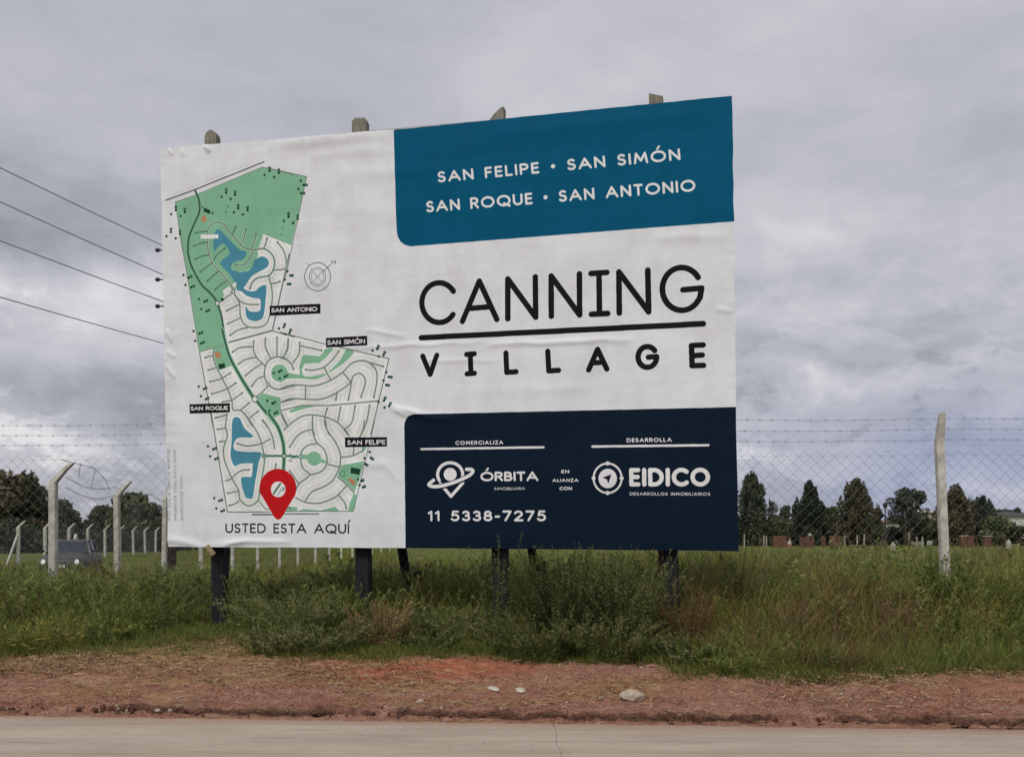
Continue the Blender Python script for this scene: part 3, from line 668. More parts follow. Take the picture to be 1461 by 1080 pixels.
    ln(2, [(210, 0), (385, 1080)], .9, LINE * .8); ln(1, [(180, 652), (245, 1080)], .9, LINE * .8); ln(2, [(640, 1010), (1010, 910)], 2.8, LINE * 1.15); ln(5, [(190, 250), (340, 1080)], 1.6, LINE); ln(5, [(190, 250), (470, 170)], .9, LINE)
    ln(7, [(350, 0), (480, 797), (820, 797)], 1.8, LINE); ln(5, [(1000, 20), (1234, 85)], 1.6, LINE); ln(6, [(0, 95), (430, 210), (600, 245), (1045, 350), (870, 1080)], 1.6, LINE)
    ln(8, [(868, 0), (685, 775), (100, 775)], 1.3, LINE); ln(6, [(0, 850), (200, 800), (480, 800), (950, 755)], 1.9, LINE); ln(1, [(520, 750), (900, 860)], .6, GREEN * .8); ln(3, [(0, 690), (215, 778)], .7, LINE)
    for P, _, _ in roads: 
        if not (P.mean(0)[1] < 425 and P.mean(0)[0] < 345): stroke(P, 3.6 * PXT, np.array(lin(206, 220, 212)), a=.5)
    # streets
    def clipcol(P): return ROADC
    for P, d0, d1 in roads:
        ctr = P.mean(0); shaded = (ctr[1] < 425) and (ctr[0] < 365) and (ctr[0] + (ctr[1] - 320) * .25 < 375)
        col = GDK if shaded and not (ctr[0] > 345 and ctr[1] > 375) else ROADC
        stroke(P, 1.8 * PXT, col)
        for f_, p in ((d0, P[0]), (d1, P[-1])):
            if f_: stroke(np.array([p, p + .01]), 3.2 * PXT, col); 
    # main avenue
    AV = np.array(lin(62, 98, 84))
    for k, P in ((1, [(350, 550), (385, 640), (385, 740), (330, 870), (295, 970), (290, 1080)]), (2, [(290, 240), (300, 290), (320, 360), (400, 510), (480, 590), (530, 650)]), (2, [(550, 705), (575, 780), (600, 930), (632, 1080)]), (5, [(440, 0), (480, 170), (530, 320), (640, 520), (780, 745)]), (5, [(825, 790), (870, 850), (980, 980), (1060, 1080)]), (7, [(815, 0), (890, 110), (930, 230), (940, 340), (935, 460)])):
        if k in (5, 7): stroke(smooth(c(k, P)), 6.5 * PXT, GREEN * 1.05)
        stroke(smooth(c(k, P)), 3.0 * PXT, AV)
    stroke(c(2, [(290, 215), (290, 250)]), 2.6 * PXT, AV)
    for k, p, r_ in ((2, (540, 678), 3.4), (2, (675, 576), 2.6), (5, (800, 768), 4.2), (5, (948, 603), 2.6), (7, (778, 343), 3), (7, (942, 343), 3), (8, (232, 310), 2.4), (8, (92, 303), 2.6)):
        q = c(k, [p]); stroke(np.vstack([q, q + .01]), r_ * 2.3 * PXT, AV); stroke(np.vstack([q, q + .01]), (r_ * 2.3 - 2.6) * PXT, LOT if k != 7 else GREEN)
    stroke(c(7, [(800, 343), (920, 343)]), 3.2 * PXT, GDK); stroke(c(8, [(110, 303), (215, 310)]), 3.6 * PXT, GREEN); stroke(c(8, [(110, 300), (215, 308)]), 1.6 * PXT, AV)
    for P in ([(150, 330), (200, 300)], [(140, 290), (190, 320)], [(130, 340), (160, 350)]): stroke(c(8, P), 1.3 * PXT, AV)
    stroke(c(7, [(730, 700), (760, 740), (790, 775), (840, 775)]), 1.3 * PXT, GDK)
    stroke(c(1, [(100, 637), (340, 550), (940, 308)]), 1.9 * PXT, np.array(lin(92, 92, 96))); stroke(c(1, [(160, 590), (540, 435), (760, 345)]), .35 * PXT, np.array(lin(150, 150, 154)))
    for i in range(6): stroke(c(3, [(255 + i * 3, 690 + i * 22), (315 - (i % 2) * 30, 702 + i * 24)]), .35 * PXT, np.array(lin(165, 168, 166)))
    # sports grounds, club houses
    for P, k in (([(430, 700), (485, 725), (475, 755), (420, 730)], 1), ([(410, 690), (420, 685), (420, 710), (410, 705)], 1), ([(495, 735), (510, 740), (500, 760), (490, 755)], 1), ([(395, 385), (465, 370), (475, 425), (405, 440)], 5), ([(665, 400), (745, 415), (738, 465), (660, 450)], 8), ([(568, 640), (590, 628), (600, 650), (575, 665)], 2)):
        fill(c(k, P), TREE)
    for P, k in (([(410, 770), (435, 762), (452, 800), (425, 832), (402, 805)], 1), ([(350, 260), (395, 240), (430, 270), (420, 320), (370, 315)], 5), ([(640, 500), (660, 490), (705, 530), (695, 555), (670, 545)], 8)):
        fill(c(k, P), np.array(lin(190, 140, 110)))
    for q in ((650, 505), (672, 520), (690, 545), (695, 515)): p = c(8, [q]); stroke(np.vstack([p, p + .01]), 2.2 * PXT, np.array(lin(200, 96, 70)))
    stroke(c(8, [(580, 430), (610, 430), (605, 480), (575, 475), (580, 430)]), .8 * PXT, AV)
    fill(c(2, [(398, 92), (548, 88), (550, 122), (398, 126)]), np.array([.84, .85, .84]))
    # little trees: dark dot with a paler one beside it, then two single dots
    def trees(k, big, small, ox, oy):
        for q in big:
            p = c(k, [q]); o = p + np.array([[ox, oy]])
            stroke(np.vstack([o, o + .01]), 4.6 * PXT, np.array(lin(40, 88, 62))); stroke(np.vstack([o, o + .01]), 1.6 * PXT, np.array(lin(110, 150, 128))); stroke(np.vstack([p, p + .01]), 3.8 * PXT, np.array(lin(14, 56, 34)))
        for q in small:
            p = c(k, [q]); stroke(np.vstack([p, p + .01]), 3.9 * PXT, np.array(lin(48, 84, 66)))
    trees(1, [(617, 572), (693, 590), (720, 705), (800, 722), (988, 385), (1067, 402), (185, 720), (262, 738), (145, 908), (222, 925), (1150, 775)], [(578, 607), (655, 625), (683, 740), (760, 758), (945, 420), (1027, 438), (145, 755), (225, 772), (107, 945), (185, 962), (1110, 812), (1187, 830)], 0, -4.2)
    for q in ((633, 688), (613, 740)): p = c(1, [q]); stroke(np.vstack([p, p + .01]), 2.4 * PXT, np.array(lin(48, 84, 66)))
    for q in ((140, 635), (123, 690)): p = c(3, [q]); stroke(np.vstack([p, p + .01]), 1.8 * PXT, np.array(lin(48, 84, 66)))
    trees(3, [(320, 266), (298, 337)], [(295, 230), (275, 300)], 4, 0); trees(3, [(189, 538), (268, 555)], [(150, 572), (230, 590)], 0, -4.2)
    trees(2, [(295, 458), (318, 540), (430, 663), (448, 746), (388, 936), (402, 1020)], [(250, 435), (267, 520), (383, 642), (403, 727), (337, 915), (352, 998)], 3.6, -1.6)
    trees(2, [(1165, 440), (1145, 513)], [(1140, 403), (1118, 475)], 3, 0); trees(2, [(1108, 880), (1158, 928)], [(1067, 892), (1120, 940)], 1.6, -3.6)
    trees(5, [(238, 656), (262, 768), (1065, 465), (1128, 520), (993, 815), (1018, 925)], [(182, 628), (205, 735), (1007, 480), (1075, 540), (937, 785), (960, 895)], 3.2, -1.6)
    trees(6, [(935, 255), (993, 315), (998, 752), (1050, 805)], [(888, 272), (948, 328), (945, 765), (1003, 820)], 1.8, -3.6); trees(6, [(1045, 525), (1020, 603)], [(1020, 480), (993, 560)], 3.4, .4)
    trees(7, [(365, 290), (382, 370), (415, 708), (432, 792)], [(323, 265), (340, 347), (373, 685), (390, 768)], 3.4, -1.4)
    trees(8, [(835, 318), (788, 370)], [(825, 268), (780, 322)], 2.6, 1.8); trees(8, [(755, 516), (768, 570)], [(725, 503), (738, 552)], 2.2, -1.0)
    # name plates
    BX = np.array([.010, .010, .014])
    for k, P, s, BLp, BRp, TLp in ((4, [(345, 745), (903, 720), (903, 828), (345, 854)], 'SAN ANTONIO', (368, 818), (864, 802), (368, 770)), (6, [(437, 150), (835, 129), (838, 222), (440, 243)], 'SAN SIMÓN', (456, 219), (812, 203), (455, 172)),
                                   (5, [(80, 823), (525, 812), (528, 912), (84, 927)], 'SAN ROQUE', (98, 893), (500, 886), (97, 848)), (8, [(612, 144), (972, 141), (972, 222), (615, 228)], 'SAN FELIPE', (637, 208), (955, 204), (636, 168))):
        fill(c(k, P), BX); text(s, c(k, [BLp])[0], c(k, [BRp])[0], c(k, [TLp])[0], 1.35, OW, .20)
    # marker pin
    RED = np.array(lin(198, 30, 34))
    th = [R(a) for a in range(-22, 203, 9)]
    pin = [(396.6 + 26.2 * math.cos(a), 696.3 - 27.5 * math.sin(a)) for a in th] + [(384, 725), (390, 736), (393.5, 740), (396.8, 741.3), (400.2, 740), (404, 735), (410, 724)]
    fill(c(7, [(680, 812), (845, 812), (845, 824), (680, 824)]), np.array(lin(96, 104, 106))); fill(c(8, [(60, 793), (392, 793), (392, 803), (60, 803)]), np.array(lin(96, 104, 106)))
    pq = tx(pin); hole = [(396.9 + 10.4 * math.cos(R(a)), 698 - 11.2 * math.sin(R(a))) for a in range(0, 360, 12)]
    fill(pq, RED, True); fill(hole, LOT); stroke([(390.5, 704), (400, 690)], 2.6 * PXT, AV); stroke([(396, 706.5), (403, 695)], 1.2 * PXT, LAKE)
    stroke([(403.5, 700), (405.5, 696)], 1.6 * PXT, TREE)
    # compass
    DG = np.array(lin(84, 84, 90))
    cc = lambda rx, ry: [(453 + rx * math.cos(R(a)), 395 + ry * math.sin(R(a))) for a in range(0, 361, 8)]
    stroke(cc(18.4, 20.2), 1.1 * PXT, DG); stroke(cc(11.6, 13), .9 * PXT, DG); stroke(cc(9, 10.4), .6 * PXT, DG)
    stroke([(459, 389.5), (471.5, 377.8)], 1.0 * PXT, DG); stroke([(448, 389), (458, 401)], .6 * PXT, DG); stroke([(458, 389), (448, 401)], .6 * PXT, DG)
    for a_, b_ in (((438, 376), (441, 379)), ((435, 412), (437, 409)), ((466, 414), (464, 411)), ((443, 383), (445, 385)), ((442, 406), (444, 404)), ((461, 408), (462.5, 410))): stroke([a_, b_], .6 * PXT, DG)
    text('N', (473.5, 377.2), (478.5, 376.4), (473.5, 371.6), .9, DG)
    DK = np.array([.020, .020, .030])
    text('USTED ESTA AQUÍ', (322.5, 760.3), (497, 761.2), (322.5, 746.4), 2.3, DK, .30)
    # small print up the left edge
    TG = np.array(lin(120, 120, 128))
    for s, x, y0, y1 in (('AVISO LEGAL EN TRAMITE DE INSCRIPCION', 241.2, 742, 641), ('APROBACION TODAS SUJETO DISENO', 250, 742, 642), ('MODIFICACION TOTAL', 259.5, 742, 680)):
        text(s, (x + 2.2, y0), (x + 1.2, y1), (x - 1.6, y0), .55, TG, .5)
    # CANNING VILLAGE
    K = np.array([.011, .011, .014]); TT = 7.6 * PXT
    def ck(P, th=TT): stroke(c(9, P), th, K)
    ck([(155 + 82 * math.cos(R(a)), 239 + 94 * math.sin(R(a))) for a in range(-35, -324, -8)][:37]); ck([(265, 328), (345, 137), (428, 318)]); ck([(303, 266), (388, 259)])
    ck([(480, 315), (480, 127), (612, 308), (610, 117)]); ck([(686, 303), (685, 113), (820, 297), (819, 103)]); ck([(912, 98), (914, 291)]); ck([(874, 101), (949, 96)]); ck([(876, 294), (953, 290)])
    ck([(1008, 288), (1006, 94), (1147, 282), (1143, 86)])
    ck([(1304 + 92 * math.cos(R(a)), 174 + 101 * math.sin(R(a)) - (0 if a < -90 else 0)) for a in range(-33, -330, -8)] + [(1390, 215), (1398, 170), (1310, 178)])
    u = tx(c(9, [(70, 405), (1405, 339)])); stroke(u, TT * 1.02, K, True)
    V2 = 7.2 * PXT
    for P in ([(77, 492), (112, 578), (144, 488)], [(303, 482), (305, 574)], [(285, 484), (321, 481)], [(287, 576), (322, 573)], [(471, 477), (475, 569), (519, 566)], [(669, 469), (674, 562), (720, 559)], [(863, 557), (905, 460), (949, 553)], [(885, 524), (928, 521)], [(1405, 439), (1350, 442), (1353, 538), (1407, 536)], [(1352, 490), (1401, 487)]): ck(P, V2)
    ck([(1141 + 44 * math.cos(R(a)), 496 + 49 * math.sin(R(a))) for a in range(-38, -361, -8)] + [(1184, 494), (1146, 497)], V2)
    # teal header panel
    teal = np.vstack([[(561.7, 185.8), (1060, 134.4), (1060, 315.2)], c(10, [(100, 651), (78, 645), (60, 632), (49, 612), (45, 588)])])
    fill(teal, TEAL)
    text('SAN FELIPE • SAN SIMÓN', (626.5, 261), (969.5, 228.8), (625.2, 245.3), 3.0, OW, .38)
    text('SAN ROQUE • SAN ANTONIO', (610, 303.5), (991, 273.3), (609, 287.4), 3.0, OW, .38)
    # navy footer panel
    navy = np.vstack([c(11, [(35, 150), (38, 118), (50, 90), (72, 68), (110, 57)]), [(1065, 580.4), (1065, 800), (578.8, 800)]])
    fill(navy, NAVY)
    C11 = lambda P: c(11, [P])[0]; C12 = lambda P: c(12, [P])[0]
    text('COMERCIALIZA', C11((413, 281)), C11((758, 277)), C11((412, 252)), 1.15, OW, .45)
    stroke(c(11, [(160, 312), (1056, 298)]), 3.0 * PXT, OW)
    text('ÓRBITA', C11((602, 548)), C11((1012, 546)), C11((600, 478)), 2.9, OW, .28); text('INMOBILIARIA', C11((697, 613)), C11((920, 611)), C11((697, 592)), .75, OW * .75, .25)
    text('11 5338-7275', C11((216, 841)), C11((1068, 841)), C11((214, 763)), 2.9, OW, .34)
    text('EN', C11((1190, 490)), C11((1242, 489)), C11((1190, 464)), 1.1, OW, .35); text('ALIANZA', C12((45, 553)), C12((230, 552)), C12((44, 529)), 1.1, OW, .4); text('CON', C12((97, 613)), C12((183, 612)), C12((96, 588)), 1.1, OW, .35)
    # planet-and-pin emblem
    o = lambda P, th=24: stroke(smooth(c(11, P)), th / 5.144 * PXT, OW)
    o([(372 + 92 * math.cos(R(a)), 498 - 86 * math.sin(R(a))) for a in range(-30, 216, 12)][:21], 22)
    stroke(c(11, [(300, 565), (378, 658), (465, 560)]), 22 / 5.144 * PXT, OW)
    fill(c(11, arc(372, 497, 48, 48, 0, 360)), OW)
    stroke(smooth(c(11, [(250, 540), (215, 570), (240, 585), (300, 585), (400, 560), (500, 515), (540, 480), (530, 462), (490, 460)])), 40 / 5.144 * PXT, NAVY)
    o([(250, 540), (215, 570), (240, 585), (300, 583), (400, 556), (500, 512), (537, 480), (530, 462), (492, 460)], 24)
    # right-hand developer mark
    text('DESARROLLA', C12((590, 262)), C12((915, 258)), C12((589, 232)), 1.2, OW, .42); stroke(c(12, [(335, 293), (1186, 283)]), 3.0 * PXT, OW)
    text('EIDICO', C12((622, 586)), C12((1184, 586)), C12((620, 450)), 5.6, OW, .40); text('DESARROLLOS INMOBILIARIOS', C12((612, 651)), C12((1198, 653)), C12((611, 628)), .85, OW * .85, .38)
    stroke(c(12, arc(447, 525, 103, 108, 0, 360, 40)), 2.6 * PXT, OW)
    for q in ((447, 417), (447, 633), (344, 525), (550, 525)): p = c(12, [q]); stroke(np.vstack([p, p + .01]), 5.4 * PXT, OW)
    fill(c(12, arc(448, 527, 68, 72, 0, 360)), OW); fill(c(12, [(408, 522), (475, 496), (452, 566), (440, 532)]), NAVY)
    return teal, navy
teal_px, navy_px = draw_print()
# print fades a little unevenly and carries dust
gy_, gx_ = np.mgrid[0:TH, 0:TW].astype(np.float32)
def big_noise(sx, sy, seed):
    h, w_ = TH // 8 + 1, TW // 8 + 1
    a = fbm(*np.meshgrid(np.arange(w_) * 8 / sx, np.arange(h) * 8 / sy), seed, 4)
    return np.repeat(np.repeat(a, 8, 0), 8, 1)[:TH, :TW]
IMG *= (0.955 + 0.09 * big_noise(600, 160, 91))[..., None]
img = bpy.data.images.new('billboard_print', TW, TH, alpha=False)
buf = np.ones((TH, TW, 4), np.float32)
buf[..., :3] = np.where(IMG <= 0.0031308, IMG * 12.92, 1.055 * np.power(np.clip(IMG, 1e-6, 1), 1 / 2.4) - 0.055)
img.pixels.foreach_set(buf.ravel()); img.update(); img.pack(); del buf, gy_, gx_
m, t = mat_new('printed_vinyl')
uv = t.add('ShaderNodeTexCoord').outputs['UV']
it = t.add('ShaderNodeTexImage'); it.image = img; it.extension = 'EXTEND'; t.l.new(uv, it.inputs[0])
grime = t.noise(t.mapping(uv, (8, 3, 1)), 3, 8, 0.65)
col = t.mix(1.0, it.outputs[0], t.ramp(grime, [(0.36, (.90, .895, .88)), (0.60, (1, 1, 1))]), 'MULTIPLY')
hb = t.noise(t.mapping(uv, (7, 20, 1)), 2.0, 5, 0.55, 0.6)
finish(t, col, 0.6, hb, 0.25, 0.008, spec=0.05); M['vinyl'] = m
M['vinyl_back'] = simple('vinyl_back', lin(150, 150, 152), lin(168, 168, 168), 3, 0.7, 0.1)

# wrinkles in the sheet: (x0,y0,x1,y1,width m,height m) in photo pixels
CREASES = [(225, 765, 300, 782, .05, .02), (300, 775, 420, 772, .035, .018), (300, 783, 360, 770, .03, .014), (470, 497, 700, 488, .03, .012), (690, 492, 905, 484, .035, .018), (600, 515, 720, 514, .03, .008),
           (240, 213, 246, 222, .02, .02), (258, 212, 263, 224, .02, .015), (292, 206, 300, 217, .03, .03), (380, 206, 560, 190, .10, .03), (440, 222, 560, 212, .08, .012), (480, 250, 640, 240, .10, .010),
           (560, 585, 650, 600, .05, .02), (555, 583, 590, 596, .03, .015), (520, 470, 580, 480, .03, .012), (548, 575, 600, 590, .03, .014), (237, 470, 246, 488, .03, .02), (238, 520, 250, 540, .03, .02), (238, 500, 252, 510, .03, .015),
           (470, 300, 610, 300, .12, .010), (700, 190, 1000, 165, .12, .010), (640, 560, 900, 550, .08, .006), (930, 340, 1040, 336, .06, .008), (1020, 440, 1046, 446, .03, .012), (480, 660, 560, 662, .05, .008), (540, 655, 575, 690, .05, .008), (600, 760, 820, 770, .10, .008)]
def build_banner():
    root = empty('billboard', (PL.x, PL.y, gz(PL.x, PL.y)))
    tag(root, 'large billboard with a housing estate map, teal and dark blue panels, standing on black posts', 'billboard')
    inv = Matrix.Translation(-root.location)
    NX, NY = 400, 290
    a = np.linspace(0, 1, NX + 1)[None, :]; b = np.linspace(0, 1, NY + 1)[:, None]
    # outline in photo pixels
    tx_, ty_ = [229, 300, 420, 497, 563, 760, 960, 1044], [211.5, 206, 197.5, 191, 185.3, 165.5, 145.5, 137]
    bx_, by_ = [240, 578, 1054], [780, 781.5, 786]
    lx = lambda f: np.interp(f, [0, 1], [229, 240]); rx = lambda f: np.interp(f, [0, .28, .68, 1], [1044, 1047.5, 1050, 1054])
    PX = lx(1 - b) * (1 - a) + rx(1 - b) * a            # b=0 bottom
    PX = PX[:, :]
    yt = np.interp(229 + (1044 - 229) * a, tx_, ty_) + .5 * (vnoise(a * 60, a * 0, 3) - .5); yb = np.interp(240 + 814 * a, bx_, by_) + .6 * (vnoise(a * 40, a * 0, 4) - .5)
    PY = yb * (1 - b) + yt * b
    S, Tt = st(PX, PY)
    edgeL = 0.012 * (vnoise(b * 26, b * 0, 5) - .5); S = S + edgeL * np.exp(-a / .01) - edgeL * np.exp(-(1 - a) / .01)
    disp = 0.011 * (fbm(S * .9, Tt * 2.2, 7) - .5) + 0.005 * (fbm(S * 1.2, Tt * 7, 8) - .5)
    disp = disp + 0.010 * (fbm(S * 9, Tt * 1.5, 9) - .5) * (np.exp(-(1 - b) / .03) + np.exp(-b / .03)) + 0.016 * (fbm(S * 2, Tt * 7, 10) - .5) * (np.exp(-a / .02) + np.exp(-(1 - a) / .015))
    for x0, y0, x1, y1, wd, hg in CREASES:
        (s0, s1), (t0, t1) = st([x0, x1], [y0, y1])
        dx, dy = s1 - s0, t1 - t0; L2 = dx * dx + dy * dy
        u = ((S - s0) * dx + (Tt - t0) * dy) / L2; uc = np.clip(u, 0, 1)
        wob = 0.03 * (vnoise(S * 4, S * 0, int(x0)) - .5)
        dist = np.hypot(S - s0 - uc * dx, Tt - t0 - uc * dy + wob)
        disp = disp + hg * np.exp(-(dist / wd) ** 2) * np.where((u > 0) & (u < 1), np.sin(np.pi * np.clip(u, 0, 1)) ** .5, 0)
    V = np.stack([PL.x + U.x * S + NRM.x * disp, PL.y + U.y * S + NRM.y * disp, Tt], -1) - np.array(root.location)
    V = V.reshape(-1, 3); nx = NX + 1
    i = np.arange(NX)[None, :] + nx * np.arange(NY)[:, None]
    Tq = np.stack([i, i + 1, i + nx + 1, i + nx], -1).reshape(-1, 4)
    UV = np.stack([(S - S0) * TP / TW, (Tt - T0) * TP / TH], -1).reshape(-1, 2)
    cx_ = UV[Tq].mean(1) * np.array([TW, TH])
    def inside(P):
        Q = tx(P); r_ = np.zeros(len(cx_), bool)
        for k in range(len(Q)):
            (ax, ay), (bx, by) = Q[k], Q[(k + 1) % len(Q)]
            if ay == by: continue
            r_ ^= (cx_[:, 1] > min(ay, by)) & (cx_[:, 1] <= max(ay, by)) & (cx_[:, 0] < (bx - ax) * (cx_[:, 1] - ay) / (by - ay) + ax)
        return r_
    mapP = [(233, 280), (375, 225), (445, 245), (440, 300), (420, 380), (418, 430), (405, 462), (560, 492), (565, 580), (535, 690), (512, 740), (300, 740), (290, 590), (255, 470)]
    masks = {'header_panel': inside(teal_px), 'footer_panel': inside(navy_px), 'estate_map': inside(mapP)}
    rest = ~(masks['header_panel'] | masks['footer_panel'] | masks['estate_map'])
    labs = {'header_panel': 'teal panel with white place names', 'footer_panel': 'dark blue panel with white logos and telephone number', 'estate_map': 'printed green and white street map with a red pin'}
    # vertex normals of the whole sheet so that the pieces shade as one
    G = V.reshape(NY + 1, NX + 1, 3); dx_ = np.gradient(G, axis=1); dy_ = np.gradient(G, axis=0); NN = np.cross(dx_, dy_); NN /= np.linalg.norm(NN, axis=-1, keepdims=True); NN = NN.reshape(-1, 3)
    def piece(name, mask):
        q = Tq[mask]; ids, invq = np.unique(q, return_inverse=True)
        me = np_mesh(name, V[ids], invq.reshape(-1, 4), quads=True, smooth=True)
        ul = me.uv_layers.new(name='UVMap'); li = np.empty(len(me.loops), np.int32); me.loops.foreach_get('vertex_index', li)
        ul.data.foreach_set('uv', UV[ids][li].astype(np.float32).ravel())
        me.normals_split_custom_set_from_vertices(NN[ids].tolist())
        return link(name, me, M['vinyl'], root)
    piece('banner_sheet', rest)
    for k, mk in masks.items(): o = piece(k, mk); o['label'] = labs[k]
    # dark backing boards just behind the sheet, set in from its edges
    loc = root.location
    bd = MB()
    corners = [(232, 213), (1042, 139), (1050, 783), (242, 777)]
    f3 = [board(*[float(v) for v in st(*p)], off=-0.02) - loc for p in corners]; b3 = [board(*[float(v) for v in st(*p)], off=-0.035) - loc for p in corners]
    bd.poly(f3 + b3, [(0, 1, 2, 3), (7, 6, 5, 4), (0, 4, 5, 1), (1, 5, 6, 2), (2, 6, 7, 3), (3, 7, 4, 0)]); bd.obj('backing_sheet', M['vinyl_back'], root)
    # horizontal rails behind
    for fr in (0.03, 0.35, 0.67, 0.97):
        r_ = MB()
        pL = (232 * fr + 241 * (1 - fr) + 2, 213 * fr + 778 * (1 - fr)); pR = (1042 * fr + 1052 * (1 - fr) - 3, 139 * fr + 784 * (1 - fr))
        A_ = board(*[float(v) for v in st(*pL)], off=-0.072) - loc; B_ = board(*[float(v) for v in st(*pR)], off=-0.072) - loc
        c_ = (A_ + B_) / 2; d_ = B_ - A_
        rot = Matrix((U, -NRM, Vector((0, 0, 1)))).transposed()
        tilt = Matrix.Rotation(-math.atan2(d_.z, d_.to_2d().length), 3, 'Y')
        r_.box(c_, (d_.length, 0.06, 0.09), rot @ tilt); r_.obj('rail', M['wood_brown'], root, bevel=.004)
    # posts behind: top px, bottom px, half width px, top shape, base depth offset
    def post(xt, yt_, xb, yb_, hw, shape, name='post'):
        s0, t0 = [float(v) for v in st(xb, yb_, -.12)]; s1, t1 = [float(v) for v in st(xt, yt_, -.12)]
        sc_ = 1 / F * (DL + (DR - DL) * (s0 / (PR - PL).length)); hw_m = hw * sc_; off = -0.175; dp = .13
        gzb = gz(PL.x + U.x * s0, PL.y + U.y * s0) - .25
        s0 = s0 + (s0 - s1) / (t0 - t1) * (gzb - t0)
        def at(s, t_, o_): return board(s, t_, o_) - loc
        tcut = t1 - 0.42
        sc_at = lambda t_: s1 + (s0 - s1) * (t_ - t1) / (gzb - t1)
        body = MB()
        P = []
        for t_ in (gzb, tcut):
            s_ = sc_at(t_); P += [at(s_ - hw_m, t_, off + dp / 2), at(s_ + hw_m, t_, off + dp / 2), at(s_ + hw_m, t_, off - dp / 2), at(s_ - hw_m, t_, off - dp / 2)]
        body.poly(P, [(0, 1, 5, 4), (1, 2, 6, 5), (2, 3, 7, 6), (3, 0, 4, 7), (4, 5, 6, 7), (3, 2, 1, 0)])
        po = body.obj(name, M['wood_black'], root, bevel=.012)
        # outline of the bare top
        if shape == 'round': prof = [(-hw_m * .9, 0), (hw_m * .9, 0)] + [(hw_m * .9 * math.cos(R(a_)), .31 + .11 * math.sin(R(a_))) for a_ in range(0, 181, 15)]
        elif shape == 'square': prof = [(-hw_m, 0), (hw_m, 0), (hw_m, .36), (hw_m * .8, .41), (-hw_m * .6, .42), (-hw_m, .38)]
        elif shape == 'wedge': prof = [(-hw_m, 0), (hw_m, 0), (hw_m * 1.02, .42), (hw_m * .7, .42), (-hw_m * .3, .33), (-hw_m, .24)]
        else: prof = [(-hw_m, 0), (hw_m, 0), (hw_m, .37), (-hw_m, .42)]
        tip = MB(); n = len(prof)
        Pf = [at(sc_at(tcut) + x_, tcut + z_ + .001, off + dp * .46) for x_, z_ in prof]; Pb = [at(sc_at(tcut) + x_, tcut + z_ + .001, off - dp * .46) for x_, z_ in prof]
        tip.poly(Pf + Pb, [tuple(range(n)), tuple(reversed(range(n, 2 * n)))] + [(k, n + k, n + (k + 1) % n, (k + 1) % n) for k in range(n)])
        o = tip.obj('post_top', M['wood_grey'], po)
        return po
    post(299.5, 186, 311, 850, 10.2, 'round'); post(512, 168.5, 517, 850, 10.8, 'square'); post(707, 154, 713, 850, 11.5, 'wedge'); post(934, 133, 959, 850, 10.0, 'cut')
    # raking braces to stub posts behind
    def brace(xt, yt_, xb, yb_, Db, hw):
        A_ = board(*[float(v) for v in st(xt, yt_, -.30)], off=-0.30) - loc; B_ = pt(xb, yb_, Db) - loc
        mb = MB(); mb.tube([A_, B_], hw, 4, phase=math.pi / 4); return mb.obj('brace', M['wood_black'], root, bevel=.008)
    def stub(xb, yt_, D, hw, mat='wood_black'):
        x = wx(xb, D); zt = CZ - (yt_ - HY) * D / F; zb = gz(x, D) - .2
        mb = MB(); mb.box(Vector((x, D, (zt + zb) / 2)) - loc, (hw * 2, .12, zt - zb)); return mb.obj('stub_post', M[mat], root, bevel=.01)
    brace(560, 700, 586, 858, 14.3, .085); stub(596, 814, 14.4, .055)
    brace(742, 690, 768, 836, 14.2, .085); stub(775, 800, 14.3, .05)
    stub(945, 783, 12.9, .055, 'wood_brown')
    brace(330, 640, 318, 850, 15.1, .08)
    # splinter of wood wedged under the lower edge
    mb = MB(); q = pt(300, 785, 13.35) - loc; mb.box(q, (.07, .03, .16), Matrix.Rotation(R(-38), 3, 'Y') @ Matrix.Rotation(R(20), 3, 'Z')); mb.obj('wood_splinter', M['wood_pale'], root, bevel=.004)
    return root
billboard = build_banner()

